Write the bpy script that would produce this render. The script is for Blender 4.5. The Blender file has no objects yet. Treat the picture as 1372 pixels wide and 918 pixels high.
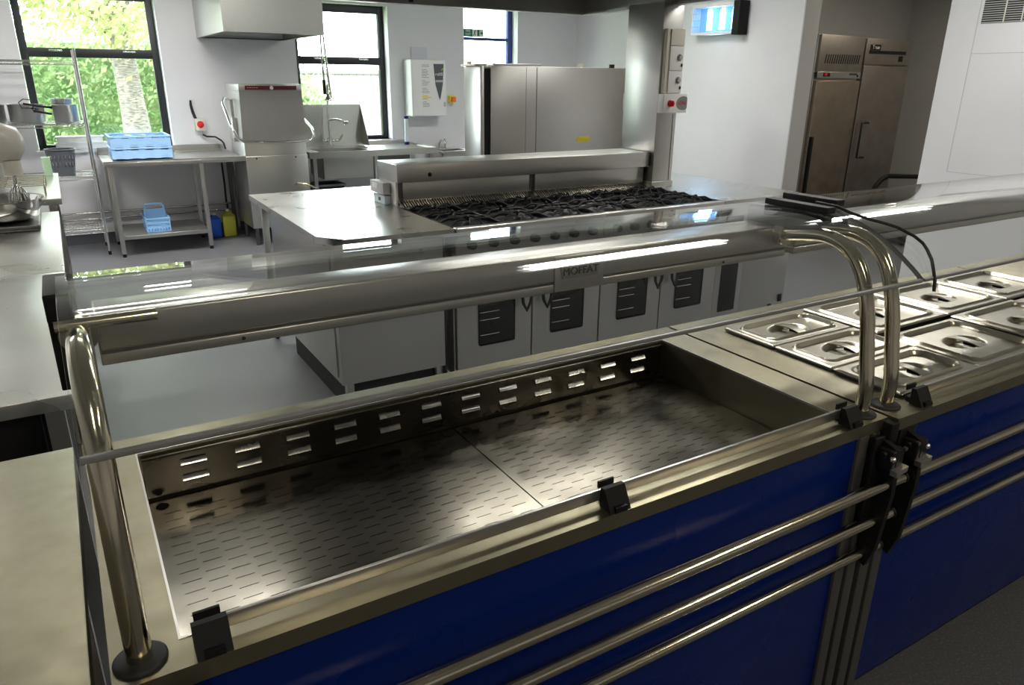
import bpy, bmesh, math, random
from mathutils import Vector, Matrix
random.seed(7)
sc = bpy.context.scene
PI = math.pi

# ---------------------------------------------------------------- camera
cam = bpy.data.cameras.new('camera'); co = bpy.data.objects.new('camera', cam)
sc.collection.objects.link(co); sc.camera = co
cam.sensor_width = 36; cam.lens = 979.18/1372*36; cam.clip_start = .02
Yw, Tl, Ro = 0.5429133, 0.3460424, 0.0091097
f = Vector((math.sin(Yw)*math.cos(Tl), math.cos(Yw)*math.cos(Tl), -math.sin(Tl)))
s = Vector((math.cos(Yw), -math.sin(Yw), 0)); u = s.cross(f)
rt = math.cos(Ro)*s + math.sin(Ro)*u; up = -math.sin(Ro)*s + math.cos(Ro)*u
m = Matrix((rt, up, -f)).transposed().to_4x4(); m.translation = (0, 0, 1.566)
co.matrix_world = m

# ---------------------------------------------------------------- world, sun, exposure
w = bpy.data.worlds.new('world'); sc.world = w; w.use_nodes = True
bg = w.node_tree.nodes['Background']; bg.inputs[0].default_value = (.86, .93, 1, 1); bg.inputs[1].default_value = 15.0
SUN = bpy.data.lights.new('sun', 'SUN'); SUN.energy = 9; SUN.angle = .02; SUN.color = (1, .95, .84)
so = bpy.data.objects.new('sun', SUN); sc.collection.objects.link(so); so.rotation_euler = (math.radians(40), math.radians(-20), 0)
vs = sc.view_settings
vs.view_transform = 'Standard'; vs.look = 'None'; vs.gamma = 1; vs.use_curve_mapping = False; vs.exposure = 0.25
KITCHEN_W = 50; NEAR_W = 20; HALL_W = 16
# ceiling fittings: (x, y, along_x, watts, warm)
LIGHTS = [(0.55, 3.3, 1, 7, 0), (2.3, 2.15, 1, 30, 0), (4.7, 2.6, 1, NEAR_W, 0), (-1.2, 5.6, 1, KITCHEN_W, 0), (4.2, 5.6, 1, KITCHEN_W*.6, 0), (1.0, 6.3, 1, KITCHEN_W, 0),
          (0.3, -1.2, 0, HALL_W, 1), (3.0, -0.9, 0, HALL_W*1.5, 1), (7.4, 4.0, 1, 13, 1)]  # last fitting is added to brighten the dark recess

# ---------------------------------------------------------------- materials
def mat(name, col, rough=.5, metal=0, spec=.5, emit=None, es=0, trans=0, ior=1.45):
    M = bpy.data.materials.new(name); M.use_nodes = True
    p = M.node_tree.nodes['Principled BSDF']
    p.inputs['Base Color'].default_value = (*col, 1); p.inputs['Roughness'].default_value = rough
    p.inputs['Metallic'].default_value = metal; p.inputs['Specular IOR Level'].default_value = spec
    p.inputs['Transmission Weight'].default_value = trans; p.inputs['IOR'].default_value = ior
    if emit: p.inputs['Emission Color'].default_value = (*emit, 1); p.inputs['Emission Strength'].default_value = es
    return M
def noisy(M, scale=(1, 1, 1), nscale=8, detail=4, col2=None, cfac=.5, r0=None, r1=None, bump=0, lo=.35, hi=.65, dist=.002):
    nt = M.node_tree; N = nt.nodes; L = nt.links; p = N['Principled BSDF']
    tc = N.new('ShaderNodeTexCoord'); mp = N.new('ShaderNodeMapping'); mp.inputs['Scale'].default_value = scale
    nz = N.new('ShaderNodeTexNoise'); nz.inputs['Scale'].default_value = nscale; nz.inputs['Detail'].default_value = detail
    L.new(tc.outputs['Object'], mp.inputs[0]); L.new(mp.outputs[0], nz.inputs['Vector'])
    mr = N.new('ShaderNodeMapRange'); mr.inputs[1].default_value = lo; mr.inputs[2].default_value = hi
    L.new(nz.outputs['Fac'], mr.inputs[0])
    if col2:
        mx = N.new('ShaderNodeMix'); mx.data_type = 'RGBA'
        mx.inputs[6].default_value = p.inputs['Base Color'].default_value; mx.inputs[7].default_value = (*col2, 1)
        L.new(mr.outputs[0], mx.inputs[0]); L.new(mx.outputs[2], p.inputs['Base Color'])
    if r0 is not None:
        m2 = N.new('ShaderNodeMapRange'); m2.inputs[3].default_value = r0; m2.inputs[4].default_value = r1
        L.new(mr.outputs[0], m2.inputs[0]); L.new(m2.outputs[0], p.inputs['Roughness'])
    if bump:
        b = N.new('ShaderNodeBump'); b.inputs['Strength'].default_value = bump; b.inputs['Distance'].default_value = dist
        L.new(nz.outputs['Fac'], b.inputs['Height']); L.new(b.outputs[0], p.inputs['Normal'])
    return M
S_ = (.53, .525, .50)
STEEL = noisy(mat('brushed_steel', S_, .3, .9), (1.2, 90, 90), 9, 3, (.51, .505, .48), r0=.285, r1=.30)
STEEL_V = noisy(mat('brushed_steel_upright', S_, .3, .92), (90, 90, 1.2), 9, 3, (.51, .505, .48), r0=.285, r1=.30)
WORKTOP = noisy(mat('worktop_steel', (.60, .60, .57), .30, 1), (2, 2, 2), 2.2, 3, (.57, .57, .54), r0=.27, r1=.32)
SATIN = noisy(mat('satin_counter_steel', (.31, .285, .20), .38, 1), (4, 4, 4), 5, 6, (.285, .26, .18), r0=.33, r1=.42)
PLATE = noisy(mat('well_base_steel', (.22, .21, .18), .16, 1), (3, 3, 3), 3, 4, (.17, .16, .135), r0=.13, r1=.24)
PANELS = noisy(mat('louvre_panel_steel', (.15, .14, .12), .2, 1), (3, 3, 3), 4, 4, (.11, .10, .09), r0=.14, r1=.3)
CHROME = mat('chrome', (.75, .74, .71), .07, 1)
TUBE = mat('polished_tube_steel', (.66, .61, .48), .14, 1)
LIDM = noisy(mat('lid_steel', (.44, .42, .35), .25, 1), (3, 3, 3), 5, 3, (.40, .38, .315), r0=.29, r1=.35)
DARKST = mat('dark_steel', (.16, .155, .15), .4, 1)
LEGM = mat('dark_leg_paint', (.085, .085, .082), .35, .3)
BLACK = mat('black_plastic', (.008, .008, .009), .55, 0, .3)
IRON = mat('cast_iron', (.007, .007, .008), .5, 0, .3)
RUBBER = mat('black_rubber', (.015, .015, .015), .6)
BLUE = noisy(mat('blue_laminate', (.001, .014, .135), .28, 0, .3), (1, 1, 1), 3, 3, (.001, .012, .125), r0=.22, r1=.34)
WALL = noisy(mat('white_wall', (.74, .74, .76), .45, 0, .4), (1, 1, 1), 1.5, 4, (.70, .70, .725))
CEIL = mat('white_ceiling', (.56, .56, .55), .8)
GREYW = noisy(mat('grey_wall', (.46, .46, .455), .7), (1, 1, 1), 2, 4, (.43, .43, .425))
FLOOR = noisy(mat('grey_vinyl_floor', (.15, .153, .165), .42, 0, .4), (1, 1, 1), 160, 3, (.21, .215, .23), lo=.45, hi=.7, r0=.36, r1=.5)
HFLOOR = noisy(mat('dark_speckled_floor', (.075, .078, .085), .55), (1, 1, 1), 140, 2, (.13, .135, .145), lo=.5, hi=.72)
FRAME = mat('dark_window_frame', (.016, .018, .022), .4)
FRAMEB = mat('blue_window_frame', (.03, .05, .20), .4)
WHITE = mat('white_plastic', (.80, .80, .79), .4)
CREAM = mat('cream_plastic', (.72, .69, .58), .45)
RED = mat('red_plastic', (.65, .02, .015), .35)
ORANGE = mat('orange_plastic', (.85, .22, .01), .4)
YELLOW = mat('yellow_label', (.85, .72, .02), .5)
MAROON = mat('maroon_strip', (.09, .008, .010), .4)
GREY = mat('grey_plastic', (.22, .23, .24), .5)
LGREY = mat('light_grey_plastic', (.45, .45, .45), .5)
SLATE = mat('slate_grey_plastic', (.10, .11, .125), .4)
INK = mat('grey_ink', (.22, .22, .23), .6)
GREEN = mat('sign_green', (.01, .16, .06), .5)
LEAFG = mat('logo_green', (.25, .6, .05), .5)
OVENGLASS = mat('oven_door_glass', (.006, .006, .006), .08, 0, .35)
CRATE = mat('light_blue_crate', (.33, .56, .86), .4)
CADDY = mat('blue_caddy', (.27, .50, .80), .4)
LIQB = mat('blue_liquid_bottle', (.01, .08, .45), .25)
LIQY = mat('yellow_liquid_bottle', (.42, .42, .05), .25)
GREENB = mat('pale_green_board', (.42, .62, .42), .4)
NAVY = mat('navy_cap', (.01, .015, .12), .4)
CLEARW = mat('clear_white_tube', (.6, .68, .72), .15)
LAMP = mat('lamp_diffuser', (1, 1, 1), .5, emit=(1, .98, .93), es=4)
UVT = mat('fly_killer_tube', (.3, .6, 1), .4, emit=(.45, .75, 1), es=3.5)
UVB = mat('fly_killer_back', (.25, .5, .8), .4)
PINK = mat('peach_panel', (.72, .70, .66), .4)
MSTEEL = noisy(mat('pot_aluminium', (.52, .52, .51), .34, 1), (1, 1, 40), 5, 3, r0=.28, r1=.4)
BARK = noisy(mat('bark', (.20, .18, .165), .9), (2, 2, 10), 6, 5, (.07, .06, .055), bump=.5, dist=.03)
GRASS = noisy(mat('lawn', (.16, .26, .06), .9), (1, 1, 1), 4, 5, (.25, .33, .10))
def leafmat(n, a, b):
    M = noisy(mat(n, a, .6), (1, 1, 1), 3, 4, b, lo=.4, hi=.6); p = M.node_tree.nodes['Principled BSDF']
    tr = M.node_tree.nodes.new('ShaderNodeBsdfTranslucent'); ad = M.node_tree.nodes.new('ShaderNodeMixShader'); ad.inputs[0].default_value = .4
    tr.inputs[0].default_value = (*b, 1); o = M.node_tree.nodes['Material Output']
    M.node_tree.links.new(p.outputs[0], ad.inputs[1]); M.node_tree.links.new(tr.outputs[0], ad.inputs[2]); M.node_tree.links.new(ad.outputs[0], o.inputs[0])
    return M
LEAF1 = leafmat('tree_leaf', (.18, .26, .085), (.33, .33, .15))
LEAF2 = leafmat('hedge_leaf', (.10, .19, .07), (.24, .32, .15))
def brickmat():
    M = mat('pale_brick', (.7, .68, .62), .8); nt = M.node_tree; N = nt.nodes; L = nt.links
    tc = N.new('ShaderNodeTexCoord'); mp = N.new('ShaderNodeMapping'); mp.inputs['Rotation'].default_value = (PI/2, 0, 0)
    b = N.new('ShaderNodeTexBrick'); b.inputs['Scale'].default_value = 4
    b.inputs['Color1'].default_value = (.22, .21, .19, 1); b.inputs['Color2'].default_value = (.17, .16, .15, 1); b.inputs['Mortar'].default_value = (.04, .04, .045, 1)
    b.inputs['Mortar Size'].default_value = .014
    L.new(tc.outputs['Object'], mp.inputs[0]); L.new(mp.outputs[0], b.inputs[0]); L.new(b.outputs[0], N['Principled BSDF'].inputs[0]); return M
BRICK = brickmat()
def glassmat(name, tint, ior=1.5):
    M = bpy.data.materials.new(name); M.use_nodes = True; nt = M.node_tree; N = nt.nodes; L = nt.links
    N.remove(N['Principled BSDF']); o = N['Material Output']
    t = N.new('ShaderNodeBsdfTransparent'); t.inputs[0].default_value = (*tint, 1)
    g = N.new('ShaderNodeBsdfGlossy'); g.inputs['Roughness'].default_value = 0.015; g.inputs[0].default_value = (1, 1, 1, 1)
    fr = N.new('ShaderNodeFresnel'); ge = N.new('ShaderNodeNewGeometry'); mi_ = N.new('ShaderNodeMapRange')
    mi_.inputs[3].default_value = ior; mi_.inputs[4].default_value = 1/ior; L.new(ge.outputs['Backfacing'], mi_.inputs[0]); L.new(mi_.outputs[0], fr.inputs[0])
    mx = N.new('ShaderNodeMixShader'); L.new(fr.outputs[0], mx.inputs[0]); L.new(t.outputs[0], mx.inputs[1]); L.new(g.outputs[0], mx.inputs[2]); L.new(mx.outputs[0], o.inputs[0])
    return M
GLASS = glassmat('screen_glass', (.97, .98, .97), 1.38); PANE = glassmat('window_glass', (.97, .99, .98), 1.4)
EDGE = mat('glass_edge', (.20, .205, .21), .35, 0, .5)

# ---------------------------------------------------------------- builders
class B:
    def __init__(self): self.b = bmesh.new()
    def _f(self, faces, mi, sm):
        for q in faces: q.material_index = mi; q.smooth = sm
    def box(self, x0, x1, y0, y1, z0, z1, bev=0, mi=0):
        r = bmesh.ops.create_cube(self.b, size=1)
        c = Vector(((x0+x1)/2, (y0+y1)/2, (z0+z1)/2)); d = Vector((abs(x1-x0), abs(y1-y0), abs(z1-z0)))
        for v in r['verts']: v.co = Vector((v.co.x*d.x, v.co.y*d.y, v.co.z*d.z)) + c
        fs = {q for v in r['verts'] for q in v.link_faces}
        for q in fs: q.material_index = mi
        if bev:
            es = {e for v in r['verts'] for e in v.link_edges}
            bmesh.ops.bevel(self.b, geom=list(es), offset=bev, segments=2, profile=.6, affect='EDGES')
        return self
    def tube(self, pts, r, n=10, closed=False, mi=0, cap=True):
        pts = [Vector(p) for p in pts]; rs = r if isinstance(r, (list, tuple)) else [r]*len(pts)
        rings = []; N = len(pts); ref = None
        for i, p in enumerate(pts):
            a = pts[(i-1) % N] if (i > 0 or closed) else p; c = pts[(i+1) % N] if (i < N-1 or closed) else p
            t = (c-a).normalized()
            if ref is None:
                ref = Vector((0, 0, 1)) if abs(t.z) < .9 else Vector((1, 0, 0))
            x = (ref - t*ref.dot(t)).normalized(); ref = x; y = t.cross(x)
            rings.append([self.b.verts.new(p + rs[i]*(math.cos(2*PI*k/n)*x + math.sin(2*PI*k/n)*y)) for k in range(n)])
        rr = range(N if closed else N-1)
        for i in rr:
            A, C = rings[i], rings[(i+1) % N]
            for k in range(n):
                q = self.b.faces.new((A[k], A[(k+1) % n], C[(k+1) % n], C[k])); q.smooth = True; q.material_index = mi
        if cap and not closed:
            for q in (self.b.faces.new(rings[0][::-1]), self.b.faces.new(rings[-1])): q.material_index = mi
        return self
    def cyl(self, p0, p1, r, r2=None, n=20, mi=0): return self.tube([p0, p1], [r, r if r2 is None else r2], n, mi=mi)
    def lathe(self, c, prof, n=28, mi=0, axis='z'):
        c = Vector(c); rings = []
        def P(r, z, a):
            v = Vector((r*math.cos(a), r*math.sin(a), z))
            if axis == 'y': v = Vector((v.x, v.z, v.y))
            if axis == 'x': v = Vector((v.z, v.x, v.y))
            return c + v
        for (r, z) in prof: rings.append([self.b.verts.new(P(max(r, 1e-5), z, 2*PI*k/n)) for k in range(n)])
        for i in range(len(rings)-1):
            for k in range(n):
                q = self.b.faces.new((rings[i][k], rings[i][(k+1) % n], rings[i+1][(k+1) % n], rings[i+1][k])); q.smooth = True; q.material_index = mi
        return self
    def prism(self, poly, z0, z1, mi=0, axis='z'):
        def P(a, b, z):
            return (a, b, z) if axis == 'z' else ((a, z, b) if axis == 'y' else (z, a, b))
        lo = [self.b.verts.new(P(a, b, z0)) for a, b in poly]; hi = [self.b.verts.new(P(a, b, z1)) for a, b in poly]
        n = len(poly); fs = [self.b.faces.new(lo[::-1]), self.b.faces.new(hi)]
        for k in range(n): fs.append(self.b.faces.new((lo[k], lo[(k+1) % n], hi[(k+1) % n], hi[k])))
        for q in fs: q.material_index = mi
        return self
    def ring(self, X0, X1, Y0, Y1, x0, x1, y0, y1, z0, z1, mi=0, bev=0):
        self.box(X0, x0, Y0, Y1, z0, z1, bev, mi); self.box(x1, X1, Y0, Y1, z0, z1, bev, mi)
        self.box(x0, x1, Y0, y0, z0, z1, bev, mi); self.box(x0, x1, y1, Y1, z0, z1, bev, mi); return self
    def quad(self, vs_, mi=0):
        q = self.b.faces.new([self.b.verts.new(v) for v in vs_]); q.material_index = mi; return self

def wloc(o):
    v = Vector((0, 0, 0))
    while o: v += o.location; o = o.parent
    return v
def obj(name, bb, M, parent=None, label=None, angle=62, allsmooth=False):
    bm = bb.b if isinstance(bb, B) else bb
    off = wloc(parent) if parent else Vector((0, 0, 0))
    bmesh.ops.recalc_face_normals(bm, faces=bm.faces[:])
    if parent is None and bm.verts:      # top-level mesh: origin at its base
        xs = [v.co.x for v in bm.verts]; ys = [v.co.y for v in bm.verts]; zs = [v.co.z for v in bm.verts]
        base = Vector(((min(xs)+max(xs))/2, (min(ys)+max(ys))/2, min(zs)))
    else: base = Vector((0, 0, 0))
    bmesh.ops.translate(bm, verts=bm.verts[:], vec=-(off+base))
    if allsmooth:
        for q in bm.faces: q.smooth = True
    me = bpy.data.meshes.new(name); bm.to_mesh(me); bm.free()
    try: me.set_sharp_from_angle(angle=math.radians(angle))
    except Exception: pass
    for mm in (M if isinstance(M, (list, tuple)) else [M]): me.materials.append(mm)
    o = bpy.data.objects.new(name, me); sc.collection.objects.link(o)
    if parent: o.parent = parent
    else: o.location = base
    if label: o['label'] = label
    return o
def thing(name, label, cat, loc, group=None):
    o = bpy.data.objects.new(name, None); sc.collection.objects.link(o); o.location = loc
    o.empty_display_size = .05; o['label'] = label; o['category'] = cat
    if group: o['group'] = group
    return o
def tag(o, label, cat, group=None):
    o['label'] = label; o['category'] = cat
    if group: o['group'] = group
    return o
def struct(name, bb, M):
    o = obj(name, bb, M); o['kind'] = 'structure'; return o
def dup(r, delta, label=None, group=None):
    c = r.copy(); sc.collection.objects.link(c); c.location = r.location + Vector(delta)
    if label: c['label'] = label
    if group: c['group'] = group
    def rec(a, p):
        for ch in list(a.children):
            d = ch.copy(); sc.collection.objects.link(d); d.parent = p; rec(ch, d)
    rec(r, c); return c
def text(name, s_, size, loc, rot, M, parent, ext=.0008, sx=1, font_center=True):
    cu = bpy.data.curves.new(name, 'FONT'); cu.body = s_; cu.size = size; cu.extrude = ext
    if font_center: cu.align_x = 'CENTER'; cu.align_y = 'CENTER'
    t = bpy.data.objects.new(name, cu); sc.collection.objects.link(t)
    dg = bpy.context.evaluated_depsgraph_get(); me = bpy.data.meshes.new_from_object(t.evaluated_get(dg))
    bpy.data.objects.remove(t); me.materials.clear(); me.materials.append(M)
    from mathutils import Euler
    me.transform(Matrix.Translation(Vector(loc)-wloc(parent)) @ Euler(rot).to_matrix().to_4x4() @ Matrix.Diagonal((sx, 1, 1, 1)))
    o = bpy.data.objects.new(name, me); sc.collection.objects.link(o); o.parent = parent; return o
RX = (PI/2, 0, 0)            # text on a face that looks towards -Y
RYL = (PI/2, 0, -PI/2)       # text on a face that looks towards -X

# ================================================================ STRUCTURE
YB = 8.25; XW = 5.9; CZ = 2.75
struct('floor', B().box(-2.8, 9.2, 1.2, 8.6, -.1, 0), FLOOR)
struct('floor_dining', B().box(-2.8, 9.2, -4.2, 1.2, -.1, 0), HFLOOR)
struct('ceiling', B().box(-2.8, 9.2, -4.2, 8.6, CZ, CZ+.1), CEIL)
WT = .25
wb = B()
W = [(-.17, .99, .90, 2.31), (2.295, 3.335, .90, 2.31), (4.28, 5.02, .10, 2.45)]
xs = [-2.8, W[0][0], W[0][1], W[1][0], W[1][1], W[2][0], W[2][1], 9.2]
for i in range(0, 8, 2): wb.box(xs[i], xs[i+1], YB, YB+WT, 0, CZ)
for a in W: wb.box(a[0], a[1], YB, YB+WT, 0, a[2]); wb.box(a[0], a[1], YB, YB+WT, a[3], CZ)
struct('wall_back', wb, WALL)
struct('wall_left', B().box(-2.8, -2.6, -4.2, YB, 0, CZ), WALL)
struct('wall_front', B().box(-2.6, 9.2, -4.2, -4.0, 0, CZ), WALL)
DY0, DY1 = 3.46, 4.78
struct('wall_right', B().box(XW, XW+.2, -4.0, DY0, 0, CZ).box(XW, XW+.2, DY1, YB, 0, CZ).box(XW, XW+.2, DY0, DY1, 2.5, CZ), WALL)
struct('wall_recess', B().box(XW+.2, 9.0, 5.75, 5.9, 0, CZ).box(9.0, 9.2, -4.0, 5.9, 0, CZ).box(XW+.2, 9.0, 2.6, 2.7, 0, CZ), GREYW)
struct('baseboard_back', B().box(-2.6, 4.28, YB-.012, YB, 0, .10).box(5.02, XW, YB-.012, YB, 0, .10), SLATE)
struct('trim_1', B().box(XW-.004, XW+.205, DY1-.012, DY1, 0, 2.5), mat('jamb_lining', (.5, .5, .5), .5))
# panel seams of the right wall cladding (hinged service panel around the grille)
sp = B(); sp.box(XW-.0015, XW, 3.238, 3.243, .915, 2.7).box(XW-.0015, XW, -1.0, 3.24, 1.770, 1.774).box(XW-.0015, XW, -1.0, 3.24, .915, .919)
struct('trim_2', sp, mat('panel_seam', (.50, .50, .51), .6))

def window(k, x0, x1, z0, z1, zm0, zm1, M, handles=True):
    y0, y1 = 8.38, 8.44; b = B(); t = .062
    b.box(x0, x0+t, y0, y1, z0, z1, .004).box(x1-t, x1, y0, y1, z0, z1, .004).box(x0+t, x1-t, y0, y1, z0, z0+.04, .004).box(x0+t, x1-t, y0, y1, z1-.08, z1, .004).box(x0+t, x1-t, y0, y1, zm0, zm1, .004)
    fr = obj('window_%d' % k, b, M); fr['kind'] = 'structure'
    obj('pane', B().box(x0+t, x1-t, 8.405, 8.411, z0+.04, zm0), PANE, fr); obj('pane', B().box(x0+t, x1-t, 8.405, 8.411, zm1, z1-.08), PANE, fr)
    if handles:
        for hx in (x0+.28, x1-.26):
            obj('window_handle', B().box(hx-.055, hx+.055, 8.355, 8.367, zm1-.03, zm1-.016, .003).cyl((hx+.03, 8.367, zm1-.023), (hx+.03, 8.38, zm1-.023), .009), CHROME, fr)
    return fr
window(1, -.165, .985, .90, 2.31, 1.72, 1.80, FRAME)
window(2, 2.295, 3.335, .90, 2.31, 1.70, 1.78, FRAME)
window(3, 4.28, 5.02, .10, 2.45, 2.00, 2.035, FRAMEB, False)
for k, a in enumerate(W[:2]):
    o = obj('windowsill', B().box(a[0]-.02, a[1]+.02, YB-.03, 8.38, a[2]-.025, a[2]+.0), WHITE); o.name = 'trim_%d' % (k+3); o['kind'] = 'structure'

# ================================================================ OUTSIDE
struct('ground', B().box(-14, 26, 8.6, 40, -.35, -.3), GRASS)
tr = thing('garden_tree', 'broad tree with a pale bark trunk standing outside the left window', 'tree', (1.18, 13.5, -.3))
obj('trunk', B().tube([(1.16, 13.5, -.3), (1.12, 13.5, .3), (1.10, 13.5, 1.2), (1.06, 13.5, 2.1), (.98, 13.5, 2.6), (.95, 13.5, 3.6), (.9, 13.5, 5)], [.30, .22, .18, .17, .17, .15, .1], 20), BARK, tr)
obj('branch', B().tube([(1.02, 13.5, 2.15), (.6, 13.3, 2.6), (-.2, 13.2, 3.1), (-.9, 13, 3.4)], [.11, .08, .06, .03], 10), BARK, tr)
obj('branch', B().tube([(1.0, 13.5, 2.4), (1.5, 13.3, 3.0), (2.2, 13.1, 3.5)], [.10, .07, .04], 10), BARK, tr)
def leaves(n, fn, size, bb):
    for _ in range(n):
        p = Vector(fn()); a = Vector((random.gauss(0, 1), random.gauss(0, 1), random.gauss(0, 1))).normalized()
        c = a.orthogonal().normalized(); d = a.cross(c); sz = size*random.uniform(.6, 1.3)
        bb.quad([p-c*sz, p-d*sz*.5, p+c*sz, p+d*sz*.5])
lb = B(); cl = [(random.uniform(-1.8, 3.6), random.uniform(11.6, 15.5), random.uniform(2.25, 5.5)) for _ in range(95)]
def cf():
    c = random.choice(cl); return (c[0]+random.gauss(0, .34), c[1]+random.gauss(0, .34), c[2]+random.gauss(0, .26))
leaves(26000, cf, .062, lb)
obj('crown', lb, LEAF1, tr)
lb = B(); leaves(34000, lambda: (random.uniform(-6, 3.6)+random.gauss(0, .1), 17.5+random.uniform(-.7, .7), random.uniform(-.3, 2.25)+.25*math.sin(random.uniform(0, 6))), .055, lb); lb.box(-6.2, 3.7, 17.35, 17.75, -.3, 2.15)
hd = thing('hedge', 'tall clipped green hedge behind the tree outside the left window', 'hedge', (-1, 17.5, -.3))
obj('foliage', lb, LEAF2, hd); 
lb = B(); leaves(2600, lambda: (3.15+random.gauss(0, .28), 11.9+random.gauss(0, .2), .85+abs(random.gauss(0, .38))), .05, lb)
sh = thing('garden_shrub', 'small green shrub outside the middle window, in front of the pale brick wall', 'shrub', (3.15, 11.9, -.3))
obj('foliage', lb, LEAF2, sh); obj('stem', B().tube([(3.15, 11.9, -.3), (3.15, 11.9, 1.1)], [.03, .015], 8), BARK, sh)
bw = obj('garden_wall', B().box(3.5, 11, 12.6, 12.85, -.3, 1.62).box(3.48, 11, 12.57, 12.88, 1.62, 1.69, .01), BRICK)
tag(bw, 'low pale brick wall outside the middle and right windows', 'wall')

# ================================================================ CEILING LIGHTS
cl_ = []
for i, (x, y, ax, e, warm) in enumerate(LIGHTS):
    hx, hy = (.62, .09) if ax else (.09, .62)
    places = ['over the bench at the left', 'above the servery counter', 'over the counter beside the right wall', 'far left near the wire shelving', 'far right behind the island', 'nearest the dishwasher', 'over the dining side at the left', 'over the dining side at the right', 'added inside the refrigerator recess to brighten it']
    t = thing('ceiling_light', 'long slim fluorescent ceiling light ' + places[i], 'light', (x, y, CZ-.09), 'fluorescent ceiling lights')
    obj('housing', B().box(x-hx, x+hx, y-hy, y+hy, CZ-.05, CZ, .004), WHITE, t)
    obj('diffuser', B().box(x-hx+.01, x+hx-.01, y-hy+.01, y+hy-.01, CZ-.085, CZ-.05, .008), LAMP, t)
    L = bpy.data.lights.new('lamp_light', 'AREA'); L.shape = 'RECTANGLE'; L.size = 2*hx-.04; L.size_y = 2*hy-.04; L.energy = e
    L.color = (1, .86, .66) if warm else (1, .97, .92)
    lo = bpy.data.objects.new('lamp_light', L); sc.collection.objects.link(lo); lo.parent = t; lo.location = (0, 0, -.005)

# ================================================================ SERVERY COUNTERS
ZC = .90
POSTP = [(.83, .898), (.829, .962), (.840, 1.03), (.853, 1.104), (.868, 1.16), (.888, 1.205), (.915, 1.235), (.95, 1.252), (1.0, 1.256), (1.10, 1.240)]
def post(px, par, name='screen_post'):
    pts = []
    P = [Vector((px, y, z)) for y, z in POSTP]
    for i in range(len(P)-1):                  # Catmull-Rom
        a, b, c, d = P[max(i-1, 0)], P[i], P[i+1], P[min(i+2, len(P)-1)]
        for k in range(5):
            t = k/5; pts.append(.5*((2*b)+(c-a)*t+(2*a-5*b+4*c-d)*t*t+(3*b-a-3*c+d)*t**3))
    pts.append(P[-1])
    o = obj(name, B().tube(pts, .0150, 20), TUBE, par)
    obj('collar', B().lathe((px, .83, ZC), [(0, .006), (.027, .006), (.031, .003), (.031, 0), (0, 0)], 28), RUBBER, o)
    obj('flange', B().lathe((px, 1.088, 1.241), [(0, -.01), (.024, -.01), (.026, 0), (.026, .014)], 24, axis='y'), TUBE, o)
    return o
GP = [(.776, 1.203), (.800, 1.222), (.840, 1.249), (.880, 1.271), (.920, 1.287), (.960, 1.298), (1.0, 1.3035), (1.05, 1.305), (1.12, 1.3035), (1.19, 1.300)]
def screen(x0, x1, par):
    # curved safety glass as a thin solid sheet
    n = []; P = [Vector((y, z)) for y, z in GP]
    fine = []
    for i in range(len(P)-1):
        a, b, c, d = P[max(i-1, 0)], P[i], P[i+1], P[min(i+2, len(P)-1)]
        for k in range(6):
            t = k/6; fine.append(.5*((2*b)+(c-a)*t+(2*a-5*b+4*c-d)*t*t+(3*b-a-3*c+d)*t**3))
    fine.append(P[-1]); off = []
    for i, p in enumerate(fine):
        t = (fine[min(i+1, len(fine)-1)]-fine[max(i-1, 0)]).normalized(); off.append(p+Vector((t.y, -t.x))*.006)
    b = B(); V = lambda x, p: b.b.verts.new((x, p.x, p.y))
    A = [(V(x0, p), V(x1, p)) for p in fine]; C = [(V(x0, p), V(x1, p)) for p in off]
    for i in range(len(fine)-1):
        b.b.faces.new((A[i][0], A[i][1], A[i+1][1], A[i+1][0])); b.b.faces.new((C[i][0], C[i+1][0], C[i+1][1], C[i][1]))
        for k in (0, 1):
            q = b.b.faces.new((A[i][k], A[i+1][k], C[i+1][k], C[i][k])); q.material_index = 1
    for i in (0, -1):
        q = b.b.faces.new((A[i][0], A[i][1], C[i][1], C[i][0])); q.material_index = 1
    o = obj('glass_screen', b, [GLASS, EDGE], par, angle=40, allsmooth=True)
    obj('edge_trim', B().box(x0, x1, .7735, .7825, 1.198, 1.2045, .0015), EDGE, o)
    return o
def gantry(x0, x1, par, badge=None):
    y0, y1, z0, z1 = 1.10, 1.19, 1.186, 1.258
    h = obj('light_housing', B().box(x0, x1, y0, y1, z0+.020, z1, .004).box(x0, x1, y0+.005, y1, z0+.016, z0+.022).box(x0, x1, y0+.0, y1, z0, z0+.016, .002), STEEL, par)
    obj('groove', B().box(x0+.002, x1-.002, y0+.002, y0+.008, z0+.0145, z0+.0215), DARKST, h)
    if badge:
        bx = badge
        obj('access_cover', B().box(bx-.057, bx+.057, y0-.003, y0+.001, z0+.001, z1-.004, .001), STEEL, h)
        obj('badge', B().prism([(bx-.047, z0+.052), (bx-.041, z0+.026), (bx+.041, z0+.026), (bx+.047, z0+.052)], y0-.0055, y0-.002, axis='y'), LIDM, h)
        text('badge_lettering', 'MOFFAT', .020, (bx, y0-.006, z0+.0385), RX, BLACK, h, .0009, 1.1)
    for sx in (x0+.19, x1-.2):
        obj('screw', B().lathe((sx, y0-.001, z0+.008), [(0, -.002), (.0025, -.0015), (.003, 0)], 10, axis='y'), BLACK, h)
    return h
def clip(px, par, dy=0):
    k = B(); k.prism([(.792+dy, ZC), (.822+dy, ZC), (.822+dy, ZC+.036), (.812+dy, ZC+.037)], px-.021, px+.021, axis='x')
    k.prism([(px-.016, ZC+.026), (px+.016, ZC+.026), (px+.016, ZC+.038), (px-.016, ZC+.038)], .834+dy, .838+dy, axis='y')
    k.box(px-.012, px+.012, .79+dy, .838+dy, ZC, ZC+.010)
    return obj('glass_clip', k, BLACK, par)
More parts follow.
